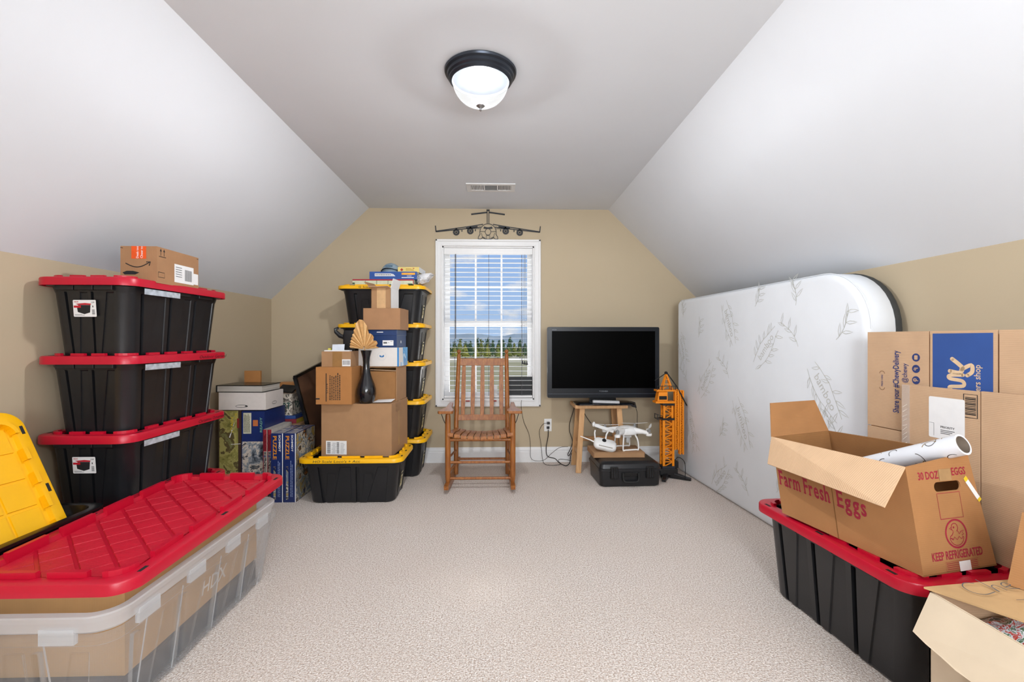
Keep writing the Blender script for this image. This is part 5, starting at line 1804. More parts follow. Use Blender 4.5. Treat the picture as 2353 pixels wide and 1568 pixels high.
MB().lathe([(0.0, 0), (0.012, 0.0), (0.016, 0.012), (0.016, 0.03), (0.008, 0.04)], 12, (0.0, -0.02, 0.05)).build('gimbal_camera', mat('camera_grey', '#B9B9B7', 0.4), dr, smooth=40)
MB().box(-0.03, 0.03, -0.03, 0.03, 0.088, 0.108).build('gimbal_plate', mat('camera_plate', '#CFCFCD', 0.4), dr, bevel=0.003)

cr_ = thing('drone_controller', 'white drone controller with antennas leaning on the flat carton', 'controller', (0.885, 3.935, FT + 0.034), rot=(rad(35), rad(12), rad(-8)))
cr_.scale = (1.12, 1.12, 1.12)
MB().loft([[(x, y, 0.0) for x, y in rrect(0.075, 0.042, 0.03, 6)], [(x, y, 0.018) for x, y in rrect(0.085, 0.05, 0.034, 6)], [(x, y, 0.036) for x, y in rrect(0.083, 0.048, 0.034, 6)], [(x, y, 0.048) for x, y in rrect(0.07, 0.036, 0.026, 6)]]).build('body', M_WHITEP, cr_, smooth=45)
MB().box(-0.05, 0.055, -0.042, -0.022, 0.038, 0.0475).build('grip_panel', mat('controller_grey', '#A5A198', 0.5), cr_, bevel=0.004)
MB().lathe([(0.017, 0.0), (0.015, 0.006), (0.006, 0.007), (0.006, 0.016), (0.0, 0.018)], 14, (-0.012, 0.016, 0.046)).build('stick_dial', M_DARK, cr_, smooth=40)
MB().tube([(-0.074, 0.02, 0.02), (-0.090, 0.06, 0.06), (-0.09, 0.075, 0.075)], 0.0055, 8).build('antenna', M_WHITEP, cr_, smooth=50)
MB().tube([(-0.07, 0.0, 0.02), (-0.11, 0.01, 0.025), (-0.19, 0.02, 0.03)], [0.006, 0.005, 0.003], 8).build('antenna', M_WHITEP, cr_, smooth=50)
MB().tube([(0.0, 0.045, 0.03), (0.0, 0.075, 0.055), (0.01, 0.10, 0.07)], 0.006, 8).build('holder_arm', M_WHITEP, cr_, smooth=50)
MB().bar((-0.10, 0.115, 0.085), (0.05, 0.108, 0.07), 0.03, 0.012).build('tablet_holder', M_WHITEP, cr_, bevel=0.004)
MB().ellipsoid((-0.108, 0.116, 0.09), (0.012, 0.022, 0.018), 10, 6).build('holder_end', M_WHITEP, cr_, smooth=50)

# ------------------------------------------------------------------ toy tower crane
tc_ = thing('toy_crane', 'orange toy tower crane with folded jib beside the mattress', 'toy', (1.445, 4.00, 0))
Sx = MB()
for a, b in (((0.02, -0.02), (0.155, -0.12)), ((-0.02, -0.02), (-0.085, -0.15)), ((0.02, 0.02), (0.10, 0.16)), ((-0.02, 0.02), (-0.085, 0.18))):
    MB().bar((a[0], a[1], 0.028), (b[0], b[1], 0.012), 0.05, 0.05, w2=0.03, t2=0.02).build('base_leg', M_BLACK, tc_, bevel=0.004)
MB().box(-0.085, 0.07, -0.06, 0.06, 0.03, 0.085).build('base_hub', M_BLACK, tc_, bevel=0.006)
MB().box(-0.06, 0.05, -0.05, 0.05, 0.085, 0.105).build('mast_foot', mat('mast_foot', '#20242E', 0.5), tc_)


def lattice(x0, x1, y0, y1, z0, z1, nb, t=0.010):
    m = MB()
    cs = [(x0, y0), (x1, y0), (x1, y1), (x0, y1)]
    for x, y in cs:
        m.bar((x, y, z0), (x, y, z1), t * 1.5, t * 1.5, up=(0, 1, 0))
    for k in range(nb):
        a, b = z0 + (z1 - z0) * k / nb, z0 + (z1 - z0) * (k + 1) / nb
        for i in range(4):
            p, q = cs[i], cs[(i + 1) % 4]
            if k % 2:
                p, q = q, p
            m.bar((p[0], p[1], a), (q[0], q[1], b), t * 0.6, t * 0.6)
            m.bar((p[0], p[1], b), (q[0], q[1], b), t * 0.6, t * 0.6)
    return m


def backed(x0, x1, y0, y1, z0, z1):
    return MB().box(x0, x1, y0, y1, z0, z1)


lattice(-0.045, 0.035, -0.035, 0.035, 0.10, 0.50, 10, 0.012).build('mast', M_CRANE, tc_)
lattice(-0.04, 0.03, -0.03, 0.03, 0.50, 0.64, 3, 0.010).build('climbing_section', M_CRANE, tc_)
m = MB()
m.box(-0.055, 0.045, -0.045, 0.045, 0.495, 0.512).build('collar', M_BLACK, tc_)
MB().box(-0.055, 0.045, -0.045, 0.045, 0.62, 0.637).build('collar', M_BLACK, tc_)
MB().box(-0.10, -0.055, -0.04, 0.03, 0.50, 0.507).bar((-0.10, -0.04, 0.50), (-0.10, -0.04, 0.545), 0.005, 0.005).bar((-0.10, 0.03, 0.50), (-0.10, 0.03, 0.545), 0.005, 0.005).bar((-0.10, -0.04, 0.543), (-0.10, 0.03, 0.543), 0.005, 0.005).bar((-0.10, -0.04, 0.543), (-0.055, -0.04, 0.53), 0.005, 0.005).build('platform', M_BLACK, tc_)
MB().box(-0.115, 0.05, -0.045, 0.045, 0.638, 0.655).build('turntable', M_CRANE, tc_, bevel=0.002)
MB().hexa([(-0.10, -0.04, 0.656), (-0.01, -0.04, 0.656), (-0.01, 0.04, 0.656), (-0.10, 0.04, 0.656), (-0.085, -0.035, 0.735), (-0.01, -0.035, 0.735), (-0.01, 0.035, 0.735), (-0.085, 0.035, 0.735)]).build('cab', M_CRANE, tc_, bevel=0.003)
MB().box(-0.085, -0.02, -0.0425, -0.0395, 0.67, 0.70).build('cab_window', M_BLACK2, tc_)
MB().box(-0.105, 0.06, -0.04, 0.04, 0.738, 0.752).build('deck', M_CRANE, tc_, bevel=0.002)
m = MB()
for x in (-0.10, -0.06, 0.02, 0.055):
    m.bar((x, -0.04, 0.75), (x, -0.04, 0.785), 0.004, 0.004, up=(0, 1, 0))
m.bar((-0.10, -0.04, 0.785), (0.055, -0.04, 0.785), 0.004, 0.004)
m.build('railing', M_BLACK, tc_)['kind'] = 'stuff'
m = MB()
for x in (-0.05, 0.035):
    for y in (-0.03, 0.03):
        m.bar((x, y, 0.752), (-0.012, 0, 0.895), 0.010, 0.010)
m.bar((-0.036, -0.02, 0.80), (0.02, -0.02, 0.80), 0.006, 0.006).bar((-0.028, -0.012, 0.84), (0.01, -0.012, 0.84), 0.006, 0.006).bar((-0.045, -0.026, 0.765), (0.02, -0.02, 0.80), 0.006, 0.006)
m.build('peak_frame', M_CRANE, tc_)
MB().lathe([(0.012, -0.01), (0.014, 0.0), (0.012, 0.01)], 12, (-0.012, 0, 0.895), 'y').build('peak_pulley', M_BLACK, tc_)
lattice(0.058, 0.082, -0.03, -0.005, 0.24, 0.755, 14, 0.008).build('folded_jib', M_CRANE, tc_)
lattice(0.100, 0.126, -0.025, 0.0, 0.20, 0.745, 14, 0.008).build('folded_jib', M_CRANE, tc_)
MB().tube([(-0.012, -0.016, 0.898), (0.07, -0.03, 0.78), (0.150, -0.045, 0.62)], [0.005, 0.005, 0.006], 6).build('tie_rod', M_DARK, tc_)
MB().tube([(-0.012, -0.016, 0.898), (-0.06, -0.03, 0.87), (-0.13, -0.06, 0.835)], 0.0035, 6).build('hoist_cord', M_DARK, tc_)
MB().tube(smooth_path([(0.05, -0.02, 0.14), (0.07, -0.04, 0.175), (0.095, -0.05, 0.175), (0.12, -0.06, 0.15), (0.125, -0.07, 0.12), (0.115, -0.10, 0.05), (0.10, -0.13, 0.02)], 4), 0.003, 6).build('control_wire', M_DARK, tc_)
MB().box(0.0, 0.085, -0.035, 0.06, 0.085, 0.14).build('motor_box', M_BLACK, tc_, bevel=0.005)

# ------------------------------------------------------------------ mattress against the right knee wall
mt_ = thing('mattress', 'white mattress with pale leaf print standing on its long side', 'mattress', (1.619, 4.234, 0), math.atan(0.064))
ML, MH, MTH = 2.05, 1.532, 0.192
# local: length runs along -y, thickness along +x


def mouter(e):
    """outline in (length, height), inset by e"""
    pts = []
    for cx, cy, r, a0 in ((ML - 0.10, 0.10, 0.10, -PI / 2), (ML - 0.30, MH - 0.30, 0.30, 0), (0.05, MH - 0.05, 0.05, PI / 2), (0.04, 0.04, 0.04, PI)):
        n = 10 if r > 0.2 else 5
        for k in range(n + 1):
            a = a0 + PI / 2 * k / n
            rr = max(r - e, 0.004)
            pts.append((cx + rr * math.cos(a), cy + rr * math.sin(a)))
    return pts


def mring(e, x):
    return [(x, -u, v) for u, v in mouter(e)]


M_TICK = mat('mattress_ticking', '#E7EBF0', 0.75, var=0.015, vscale=6, bump=0.12, bscale=7)
m = MB()
m.loft([mring(0.034, 0.0), mring(0.018, 0.003), mring(0.006, 0.012), mring(0.0, 0.028), mring(0.0, MTH - 0.045), mring(0.004, MTH - 0.04)])
m.build('ticking', M_TICK, mt_, smooth=50)
m = MB()
m.loft([mring(-0.001, MTH - 0.0445), mring(-0.004, MTH - 0.03), mring(0.0, MTH - 0.01), mring(0.012, MTH)])
m.build('base_fabric', mat('dark_base_fabric', '#3A3B3A', 0.85, var=0.1), mt_, smooth=50)
ring = mring(0.0, 0.0)
pts = [(0.020, y, z) for (x, y, z) in mring(-0.0015, 0.0)]
MB().tube(pts[6:19], 0.0025, 6).build('piping', M_TICK, mt_, smooth=60)
MB().bar((0.03, -ML - 0.0005, 1.06), (MTH - 0.05, -ML - 0.0005, 1.06), 0.0025, 0.0015, up=(0, 1, 0)).build('side_seam', mat('seam_grey', '#BDBFC2', 0.8), mt_)
MF = Frame((0, 0, 0), (0, -1, 0), (0, 0, 1))
M_SPRIG = mat('grey_leaf_print', '#C9CAC3', 0.8, var=0.12, vscale=40)
M_SPRIG2 = mat('pale_leaf_print', '#CBCCC8', 0.8, var=0.12, vscale=40)
random.seed(21)


def leaf(m, x, y, a, l, w):
    ca, sa = math.cos(a), math.sin(a)
    pts = [(0, 0), (0.35 * l, w / 2), (0.7 * l, w * 0.35), (l, 0), (0.7 * l, -w * 0.3), (0.35 * l, -w / 2)]
    # outline only
    q = [(x + u * ca - v * sa, y + u * sa + v * ca) for u, v in pts]
    m.stroke(MF, q + [q[0]], 0.0028, 0.0012)


def sprig(u, v, a, size, word):
    m = MB()
    ca, sa = math.cos(a), math.sin(a)
    for side in (-1, 1):
        stem = []
        for k in range(8):
            t = k / 7
            x = (t - 0.5) * size
            y = side * (0.035 + 0.02 * math.sin(t * 4)) + random.uniform(-.004, .004)
            stem.append((u + x * ca - y * sa, v + x * sa + y * ca))
        m.stroke(MF, stem, 0.003, 0.0012)
        for k in range(1, 7):
            b = a + side * random.uniform(0.4, 1.0) + (PI if random.random() < 0.3 else 0)
            leaf(m, stem[k][0], stem[k][1], b, random.uniform(0.05, 0.085), 0.016)
    m.build('leaf_print', M_SPRIG, mt_)
    if word:
        L = size * 0.62
        w_ = MB().text(MF, 'bamboo', u - L / 2 * ca + 0.018 * sa, v - L / 2 * sa - 0.018 * ca, L, 0.045, 0.0011, rot=a)
        w_.build('word_print', M_SPRIG2, mt_)


def twig(u, v, a, size):
    m = MB()
    stem = [(u + size * t * math.cos(a + 0.5 * t) - 0, v + size * t * math.sin(a + 0.5 * t)) for t in [k / 6 for k in range(7)]]
    m.stroke(MF, stem, 0.003, 0.0012)
    for k in range(1, 7):
        leaf(m, stem[k][0], stem[k][1], a + (0.9 if k % 2 else -0.6), 0.07, 0.016)
    m.build('leaf_print', M_SPRIG, mt_)


for u, v, a, sz, wd in ((0.856, 1.30, -1.15, 0.34, 1), (1.284, 1.13, 0.85, 0.32, 1), (0.521, 0.86, 0.9, 0.34, 1), (1.02, 0.60, -1.1, 0.36, 1), (1.78, 0.90, -0.95, 0.34, 1), (0.74, 0.14, 0.8, 0.30, 1),
                        (0.11, 1.10, -1.2, 0.30, 1), (0.29, 0.40, -1.2, 0.34, 1), (1.55, 0.16, 0.9, 0.3, 1), (1.46, 0.62, 0.8, 0.3, 1)):
    sprig(u, v, a, sz, wd)
for u, v, a, sz in ((0.40, 1.20, 0.9, 0.13), (1.58, 1.14, 1.9, 0.20), (0.856, 0.90, 1.9, 0.20), (1.17, 1.40, 0.7, 0.12), (1.56, 1.38, 1.3, 0.14), (0.724, 0.45, 0.6, 0.12), (1.096, 0.12, 1.9, 0.20), (1.39, 0.24, 0.8, 0.12), (0.2, 0.80, 1.9, 0.18), (1.88, 0.62, 1.6, 0.2), (1.86, 1.18, 0.6, 0.16), (0.12, 1.38, 1.2, 0.12)):
    twig(u, v, a, sz)

# ------------------------------------------------------------------ right foreground: tote, cartons, egg case
rt = black_tote('storage_tote', 'black tote with red lid beside the mattress, under the egg carton', (1.488, 1.85, 0), 0.81, 0.475, 0.402, math.atan(0.0805), group='red lidded tote by the mattress')
LTOP = 0.402 - 0.022 + 0.032 + 0.0115

# flattened cartons standing on the tote lid, along the wall
PD = Vector((0.105, -1, 0)).normalized()


def sheet_frame(x, y, z):
    return Frame((x, y, z), PD, (0, 0, 1))


fa = thing('flattened_carton', 'flattened brown pet supply carton with a blue printed panel', 'cardboard', (0, 0, 0))
fr = sheet_frame(1.672, 2.075, 0)


def sheet(name, fr, x0, x1, y0, y1, mt, parent, off=0.0, th=0.006, bev=None):
    return MB().poly([fr.p(x0, y0, off), fr.p(x1, y0, off), fr.p(x1, y1, off), fr.p(x0, y1, off)], th).build(name, mt, parent)


sheet('panel', fr, 0.0, 0.272, 0.80, 1.214, M_CARD4, fa, 0.012)
sheet('panel', fr, 0.278, 0.506, LTOP, 1.214, M_CARD4, fa, 0.012)
sheet('panel', fr, 0.512, 0.80, LTOP, 1.214, M_CARD4, fa, 0.012)
sheet('under_panel', fr, 0.01, 0.79, LTOP, 1.20, M_CARD2, fa, 0.003)
fo = 0.0126
M_BLUEP = mat('royal_blue_print', '#2B4F93', 0.6, var=0.06, vscale=9)
blue = MB().rect(fr, 0.288, 0.80, 0.494, 1.204, fo).build('blue_panel', M_BLUEP, fa)
MB().text(fr, 'Share your #ChewyDelivery', 0.158, 0.872, 0.262, 0.036, fo + 0.0003, bold=0.018, rot=PI / 2).build('lettering', M_NAVYINK, fa)
MB().text(fr, '@chewy', 0.192, 1.002, 0.080, 0.030, fo + 0.0003, bold=0.008, rot=PI / 2).build('lettering', M_NAVYINK, fa)
MB().text(fr, 'PRESS HERE', 0.076, 0.978, 0.05, 0.008, fo + 0.0003, bold=0.01, rot=PI / 2).build('lettering', M_NAVYINK, fa)
for z in (1.108, 1.062, 1.016):
    ic = MB().disc(fr, 0.222, z, 0.0165, fo).build('icon', M_NAVYINK, fa)
    g = MB()
    if z > 1.1:
        g.pshape(fr, rrect(0.007, 0.009, 0.003, 2, 0.222, z), fo + 0.0004)
    elif z > 1.05:
        g.stroke(fr, [(0.230, z + 0.003), (0.216, z + 0.003), (0.214, z - 0.003), (0.219, z - 0.006), (0.222, z)], 0.0035, fo + 0.0004)
    else:
        g.stroke(fr, [(0.232, z - 0.002), (0.214, z + 0.001)], 0.003, fo + 0.0004).ring(fr, 0.218, z + 0.001, 0.008, 0.007, 0.003, fo + 0.0004, 14)
    g.build('icon_glyph', M_CARD4, ic)
for sgn in (-1, 1):
    MB().ring(fr, 0.072, 1.003 + sgn * 0.030, 0.013, 0.012, 0.0025, fo, 12, 0 if sgn > 0 else PI, PI if sgn > 0 else 2 * PI).build('press_slot', mat('slot_cut', '#7A5A3C', 0.9), fa)
# big rounded script letters running up the blue panel
M_KRAFTPRINT = mat('kraft_print', '#D9BC98', 0.7)
m = MB()


def blob(pts, w):
    q = smooth_path([(x, y, 0) for x, y in pts], 5)
    q = [(p.x, p.y) for p in q]
    m.stroke(fr, q, w, fo + 0.0004)
    for e in (q[0], q[-1]):
        m.disc(fr, e[0], e[1], w / 2, fo + 0.0004, 12)


blob([(0.352, 0.962), (0.395, 0.965), (0.398, 0.985), (0.36, 0.99), (0.352, 1.003), (0.398, 1.010), (0.395, 1.028), (0.352, 1.034), (0.352, 1.046), (0.398, 1.05)], 0.013)
blob([(0.352, 1.062), (0.385, 1.058), (0.396, 1.074), (0.385, 1.088), (0.360, 1.108)], 0.015)
blob([(0.392, 1.070), (0.425, 1.088), (0.428, 1.064), (0.412, 1.050)], 0.014)
m.build('script_lettering', M_KRAFTPRINT, fa)
MB().text(fr, 'overs shop', 0.462, 0.968, 0.122, 0.028, fo + 0.0004, bold=0.01, rot=PI / 2).build('lettering', M_KRAFTPRINT, fa)

fb2 = thing('flattened_carton', 'flattened plain carton with a white label, in front of the blue panelled one', 'cardboard', (0, 0, 0))
fr = sheet_frame(1.630, 2.05, 0)
sheet('panel', fr, 0.170, 0.457, LTOP, 0.998, M_CARD4, fb2, 0.0, 0.012)
sheet('panel', fr, 0.461, 0.80, LTOP, 1.0, M_CARD4, fb2, 0.0, 0.012)
sheet('side_flap', fr, 0.0, 0.166, LTOP, 0.80, M_CARD4, fb2, -0.012, 0.006)
MB().pshape(fr, rrect(0.064, 0.078, 0.006, 3, 0.345, 0.885), 0.0007).build('white_label', M_PAPER, fb2)
m = MB()
m.text(fr, 'PRIORITY', 0.325, 0.848, 0.05, 0.008, 0.0012, bold=0.02)
for k in range(3):
    m.rect(fr, 0.325, 0.839 - k * 0.006, 0.375 - k * 0.008, 0.8415 - k * 0.006, 0.0012)
m.rect(fr, 0.283, 0.862, 0.30, 0.863, 0.0012).rect(fr, 0.30, 0.815, 0.301, 0.863, 0.0012)
m.build('label_print', M_GREYINK, fb2)
m = MB()
m.stroke(fr, [(0.405, 0.902), (0.449, 0.902), (0.449, 0.985), (0.405, 0.985), (0.405, 0.902)], 0.003)
for k in range(11):
    m.rect(fr, 0.41, 0.912 + k * 0.006, 0.445, 0.9145 + k * 0.006 + (0.0015 if k % 3 == 0 else 0), 0.0009)
m.build('barcode', M_INK, fb2)
sheet('clear_tape', fr, 0.172, 0.205, 0.50, 0.997, M_FILM, fb2, 0.0012, 0.0006)
m = MB()
random.seed(5)
for k in range(16):
    y = 0.62 + k * 0.019
    m.stroke(fr, [(0.176, y), (0.195, y + random.uniform(0.006, 0.02))], 0.0025, 0.0016)
m.build('tape_glints', mat('painted_glint', '#E8DED0', 0.15), fb2)['kind'] = 'stuff'  # pale strokes paint the glossy streaks on the tape

# egg case
eg = thing('egg_carton', 'open brown egg shipping carton with maroon print on the tote lid', 'box', (0, 0, 0))
bNL, bNR, bFL, bFR = (Vector(p) for p in ((1.351, 1.46, LTOP), (1.667, 1.53, LTOP), (1.236, 2.02, LTOP), (1.545, 2.09, LTOP)))
tNL, tNR, tFL, tFR = (Vector(p) for p in ((1.307, 1.478, 0.769), (1.575, 1.505, 0.800), (1.217, 2.03, 0.753), (1.500, 2.09, 0.766)))


def onto_plane(p, a, b, c, axis):
    n = (b - a).cross(c - a)
    d = n.dot(a - p) / n[axis]
    p = p.copy()
    p[axis] += d
    return p


tNR = onto_plane(tNR, bNL, bNR, tNL, 1)
tFL = onto_plane(tFL, bFL, bNL, tNL, 0)
tFR = onto_plane(tFR, bFL, bFR, tFL, 1)
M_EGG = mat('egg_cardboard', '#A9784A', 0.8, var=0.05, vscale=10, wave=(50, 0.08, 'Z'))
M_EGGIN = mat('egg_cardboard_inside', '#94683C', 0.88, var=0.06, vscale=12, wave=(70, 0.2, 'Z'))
MB().poly([bFL, bNL, tNL, tFL], 0.005).build('side_wall', M_EGG, eg)
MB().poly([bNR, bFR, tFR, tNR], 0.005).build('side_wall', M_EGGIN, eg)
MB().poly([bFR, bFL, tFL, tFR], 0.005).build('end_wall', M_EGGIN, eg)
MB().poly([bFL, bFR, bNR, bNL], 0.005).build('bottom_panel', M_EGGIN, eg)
NF = Frame(bNL, (bNR - bNL).normalized(), (tNL - bNL).normalized())
hole = [NF.p(x, y) for x, y in rrect(0.058, 0.016, 0.015, 5, 0.165, 0.276)]
MB().poly([bNL, bNR, tNR, tNL], 0.005, [hole]).build('end_wall', M_EGG, eg)
MB().poly([tFL, tFR, Vector((1.452, 2.125, 0.902)), Vector((1.208, 2.06, 0.898))], 0.005).build('flap', M_EGG, eg)
fo1, fo2 = Vector((1.150, 1.985, 0.648)), Vector((1.200, 1.435, 0.657))
MB().poly([tFL + Vector((-0.002, 0, 0.002)), fo1, fo2, tNL + Vector((-0.002, 0, 0.002))], 0.005).build('flap', M_CARD3, eg)
LF = Frame(tFL + Vector((-0.002, 0, 0.002)), (tNL - tFL).normalized(), (fo1 - tFL).normalized())
m = MB()
for x in (0.10, 0.17, 0.225, 0.33):
    m.stroke(LF, [(x, 0.006), (x + 0.008, 0.115)], 0.002, -0.0006)
m.build('score_lines', mat('score_brown', '#B58F6A', 0.9), eg)


def serif_text(m, fr, body, x, y, w, h, off=0.0008):
    adv = {}
    total = 0
    items = []
    for ch in body:
        if ch == ' ':
            total += 0.30
            continue
        vs, fs, x0, x1, y0, y1 = text_geo(ch, 0.022)
        items.append((ch, total, vs, fs, x0, x1))
        total += (x1 - x0) + 0.09
    sx = w / (total - 0.09)
    sy = h / 0.70
    for ch, t0, vs, fs, x0, x1 in items:
        m.add([fr.p(x + (t0 + vx - x0) * sx, y + vy * sy, off) for vx, vy in vs], fs)
        ww = x1 - x0
        b = 0.075
        stems = {'F': (0.06,), 'r': (0.06,), 'm': (0.06, ww / 2, ww - 0.06), 'h': (0.06, ww - 0.06), 'E': (0.06,)}.get(ch, ())
        for sx_ in stems:
            m.rect(fr, x + (t0 + sx_ - 0.11) * sx, y, x + (t0 + sx_ + 0.11) * sx, y + 0.055 * sy, off + 0.0002)
        if ch in 'FE':
            m.rect(fr, x + (t0 - 0.06) * sx, y + 0.66 * sy, x + (t0 + 0.12) * sx, y + 0.71 * sy, off + 0.0002)
            m.rect(fr, x + (t0 + ww - 0.05) * sx, y + 0.54 * sy, x + (t0 + ww) * sx, y + 0.71 * sy, off + 0.0002)


SF = Frame(bFL, (bNL - bFL).normalized(), (tFL - bFL).normalized())
m = MB()
serif_text(m, SF, 'Farm Fresh', 0.012, 0.130, 0.245, 0.062)
m.build('lettering', M_REDINK, eg)
m = MB()
serif_text(m, SF, 'Eggs', 0.290, 0.130, 0.115, 0.062)
m.build('lettering', M_REDINK, eg)
MB().rect(SF, 0.271, 0.0, 0.2745, 0.335, 0.0006).build('glue_seam', mat('seam_dark_brown', '#7A5228', 0.9), eg)
MB().text(NF, '30 DOZ', 0.045, 0.303, 0.088, 0.026, 0.0008, bold=0.02).build('lettering', M_REDINK, eg)
MB().text(NF, 'EGGS', 0.192, 0.309, 0.062, 0.026, 0.0008, bold=0.02).build('lettering', M_REDINK, eg)
MB().text(NF, 'KEEP REFRIGERATED', 0.048, 0.042, 0.222, 0.028, 0.0008, bold=0.02).build('lettering', M_REDINK, eg)
MB().rect(NF, 0.135, 0.295, 0.187, 0.333, 0.0012).build('tape_patch', mat('tan_tape_patch', '#A9875E', 0.35), eg)
m = MB()
m.stroke(NF, [(0.112, 0.172), (0.212, 0.172), (0.212, 0.255), (0.112, 0.255), (0.112, 0.172)], 0.0022)
m.build('printed_box', M_REDINK, eg)
m = MB()
m.stroke(NF, [(0.10, 0.006), (0.245, 0.006), (0.245, 0.034), (0.10, 0.034), (0.10, 0.006)], 0.001)
for k in range(4):
    m.rect(NF, 0.104, 0.010 + k * 0.006, 0.241, 0.012 + k * 0.006)
m.build('fine_print', M_REDINK, eg)
m = MB().ring(NF, 0.168, 0.121, 0.048, 0.048, 0.006, n=36)
cx, cy = 0.168, 0.121
# hatching chick drawn in line
m.stroke(NF, [(cx + 0.014 * math.cos(a) - 0.004, cy + 0.020 + 0.014 * math.sin(a)) for a in [rad(-60 + 300 * k / 14) for k in range(15)]], 0.0025)
m.stroke(NF, [(cx - 0.018, cy + 0.022), (cx - 0.027, cy + 0.018), (cx - 0.018, cy + 0.014)], 0.0025)
m.disc(NF, cx - 0.008, cy + 0.021, 0.0035)
m.stroke(NF, [(cx - 0.012, cy + 0.006), (cx - 0.020, cy - 0.004), (cx - 0.026, cy - 0.006), (cx - 0.030, cy - 0.013), (cx - 0.022, cy - 0.013), (cx - 0.018, cy - 0.018)], 0.0025)
m.stroke(NF, [(cx + 0.006, cy + 0.010), (cx + 0.013, cy - 0.002), (cx + 0.022, cy + 0.006), (cx + 0.034, cy + 0.008), (cx + 0.026, cy + 0.001), (cx + 0.033, cy - 0.003), (cx + 0.024, cy - 0.007)], 0.0025)
m.stroke(NF, [(cx - 0.028, cy - 0.012), (cx - 0.018, cy - 0.019), (cx - 0.010, cy - 0.010), (cx, cy - 0.020), (cx + 0.010, cy - 0.010), (cx + 0.020, cy - 0.019), (cx + 0.028, cy - 0.010)], 0.0025)
m.stroke(NF, [(cx + 0.030 * math.cos(a), cy - 0.012 + 0.026 * math.sin(a)) for a in [rad(180 + 180 * k / 12) for k in range(13)]], 0.0025)
m.build('chick_emblem', M_REDINK, eg)
MB().rect(NF, 0.158, 0.0, 0.208, 0.032, 0.0013).build('white_tape', M_PAPER, eg)
m = MB().stroke(NF, [(0.245, 0.300), (0.298, 0.218)], 0.016, 0.0012)
m.build('paper_strip', M_PAPER, eg)
m = MB().stroke(NF, [(0.245, 0.300), (0.253, 0.2876)], 0.016, 0.0016).stroke(NF, [(0.292, 0.2273), (0.298, 0.218)], 0.016, 0.0016)
m.build('strip_ends', mat('yellow_strip', '#E8C52A', 0.5), eg)

# wrapping paper roll sticking out of the egg case
wr = thing('wrapping_paper_roll', 'white wrapping paper roll with gold loops leaning in the egg carton', 'paper roll', (0, 0, 0))
e1 = Vector((1.512, 1.492, 0.838))
dv = Vector((-0.072, 0.25, -0.125)).normalized()
e0 = e1 + dv * 0.60
side = dv.cross(Vector((0, 0, 1))).normalized()
upv = side.cross(dv).normalized()


def roll_ring(p, r, n=28):
    return [p + side * r * math.cos(2 * PI * k / n) + upv * r * math.sin(2 * PI * k / n) for k in range(n)]


R_ = 0.034
MB().loft([roll_ring(e0, R_), roll_ring(e1, R_), roll_ring(e1, R_ - 0.006)], True, False).build('paper', mat('white_gloss_paper', '#E9ECF2', 0.25, var=0.01), wr, smooth=40)
MB().loft([roll_ring(e1 + dv * 0.002, R_ - 0.006), roll_ring(e1 - dv * 0.0005, R_ - 0.0075), roll_ring(e1 + dv * 0.3, R_ - 0.0075)], False, False).build('cardboard_core', mat('core_card', '#8A7B6C', 0.9), wr, smooth=40)
# loops printed round the roll
random.seed(9)
for k in range(26):
    t0 = random.uniform(0.01, 0.40)
    a0 = random.uniform(-PI, PI)
    rr = random.uniform(0.014, 0.026)
    st_, sp = random.uniform(0, 2 * PI), random.uniform(2.2, 4.2)
    m = MB()
    prev = None
    for i in range(13):
        b = st_ + sp * i / 12
        def pt(rad_):
            t = t0 + rad_ * math.cos(b)
            a = a0 + rad_ * math.sin(b) / R_
            return e1 + dv * max(0.002, t) + (side * math.cos(a) + upv * math.sin(a)) * (R_ + 0.0006)
        cur = (pt(rr - 0.0011), pt(rr + 0.0011))
        if prev:
            m.face([prev[0], prev[1], cur[1], cur[0]])
        prev = cur
    m.build('loop_print', (mat('gold_foil', '#C49A45', 0.25, metal=0.7), mat('dark_foil', '#4A4438', 0.3, metal=0.5))[k % 2], wr)

# nearest open box with handwriting and floral cloth
nb = thing('open_carton', 'open carton in the near corner with handwriting and floral cloth inside', 'box', (0, 0, 0))
x0, x1, y0, y1, zt = 1.205, 1.60, 0.80, 1.285, 0.475
th = 0.005
MB().poly([(x0, y1, 0), (x0, y0, 0), (x0, y0, zt), (x0, y1, zt)], th).build('side_wall', M_CREAM, nb)
MB().poly([(x1, y0, 0), (x1, y1, 0), (x1, y1, zt), (x1, y0, zt)], th).build('side_wall', M_CREAM, nb)
MB().poly([(x1, y1, 0), (x0, y1, 0), (x0, y1, zt), (x1, y1, zt)], th).build('end_wall', M_CARD4, nb)
MB().poly([(x0, y0, 0), (x1, y0, 0), (x1, y0, zt), (x0, y0, zt)], th).build('end_wall', M_CARD4, nb)
MB().poly([(x0, y0, 0.006), (x1, y0, 0.006), (x1, y1, 0.006), (x0, y1, 0.006)], th).build('bottom_panel', M_CARD4, nb)
random.seed(4)
torn = [(1.112, 1.235, 0.395)]
for k in range(1, 10):
    t = k / 10
    torn.append((1.112 - 0.012 * t + random.uniform(-.004, .004), 1.235 - 0.42 * t, 0.395 - 0.055 * t + random.uniform(-.002, .002)))
torn.append((1.10, 0.80, 0.335))
MB().poly([(x0 - 0.002, y1 - 0.005, zt)] + torn + [(x0 - 0.002, y0, zt)], 0.004).build('flap', M_CREAM, nb)
FA, FB, FC, FD = Vector((x0 - 0.012, y1 + 0.004, zt + 0.010)), Vector((1.292, 1.115, zt + 0.014)), Vector((1.60, 1.10, zt + 0.05)), Vector((x1, y1 + 0.01, zt + 0.018))
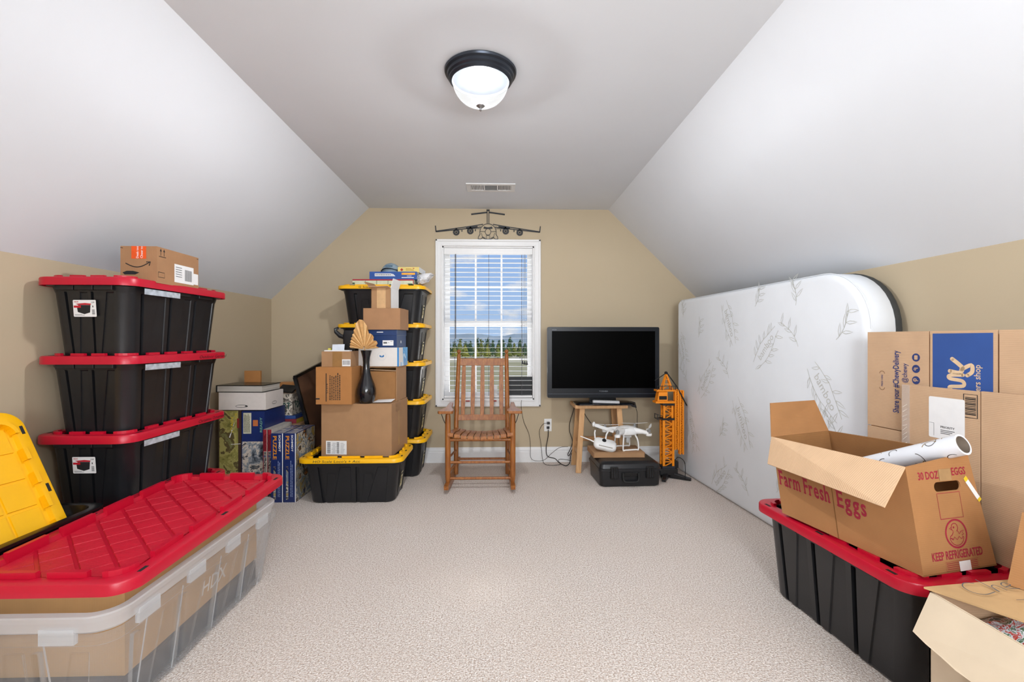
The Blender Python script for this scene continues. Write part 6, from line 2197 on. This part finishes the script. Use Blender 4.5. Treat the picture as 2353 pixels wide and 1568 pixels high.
MB().poly([FA, FB, Vector((1.62, 1.05, 0.497)), Vector((x1 + 0.02, y1 + 0.05, 0.487))], 0.005).build('flap', mat('cardboard_worn', '#BE9A6C', 0.8, var=0.12, vscale=7), nb)
HF = Frame(Vector((1.262, 1.205, 0.4905)), Vector((0.93, 0.16, 0.02)).normalized(), Vector((-0.10, 0.97, -0.01)).normalized())
m = MB()
for pts in ([(0.085, 0.070), (0.060, 0.078), (0.035, 0.062), (0.030, 0.035), (0.050, 0.018), (0.090, 0.022)], [(0.110, 0.085), (0.102, 0.020), (0.112, 0.045), (0.128, 0.048), (0.130, 0.020)], [(0.145, 0.034), (0.172, 0.040), (0.165, 0.054), (0.148, 0.046), (0.148, 0.028), (0.175, 0.020)], [(0.195, 0.055), (0.190, 0.018), (0.198, 0.045), (0.220, 0.055)]):
    m.stroke(HF, [(p.x, p.y) for p in smooth_path([(x, y, 0) for x, y in pts], 5)], 0.0028, 0.0016)
m.build('handwriting', M_GREYINK, nb)
MB().stroke(HF, [(0.10, -0.02), (0.16, -0.035)], 0.002, 0.0014).build('pen_mark', M_GREYINK, nb)
MB().poly([(x1 - 0.17, y1 - 0.0, zt + 0.015), (x1 + 0.02, y0 + 0.1, zt + 0.01), (x1 + 0.05, y0 + 0.1, zt + 0.21), (x1 - 0.115, y1 + 0.01, zt + 0.215)], 0.005).build('flap', M_EGG, nb)
m = MB()
random.seed(14)
nx, ny = 14, 16
g = [[(x0 + 0.012 + (x1 - x0 - 0.024) * i / nx, y0 + 0.012 + (y1 - y0 - 0.024) * j / ny, 0.405 + 0.03 * math.sin(i * 0.9 + j * 0.4) * math.cos(j * 0.7) + random.uniform(-.008, .008)) for j in range(ny + 1)] for i in range(nx + 1)]
for i in range(nx):
    for j in range(ny):
        m.face([g[i][j], g[i + 1][j], g[i + 1][j + 1], g[i][j + 1]])
edge = [g[i][0] for i in range(nx + 1)] + [g[nx][j] for j in range(1, ny + 1)] + [g[i][ny] for i in range(nx - 1, -1, -1)] + [g[0][j] for j in range(ny - 1, 0, -1)]
for k in range(len(edge)):
    a, b = edge[k], edge[(k + 1) % len(edge)]
    m.face([b, a, (a[0], a[1], 0.02), (b[0], b[1], 0.02)])
tag(m.build('floral_cloth', picture('floral_print', ['#2E3A48', '#D8DCE4', '#C44A3A', '#E4E6EC', '#5E7F62', '#C9CEDA', '#8FA6C8'], 30, 6.0), smooth=50), 'folded floral printed cloth filling the near open carton', 'cloth')
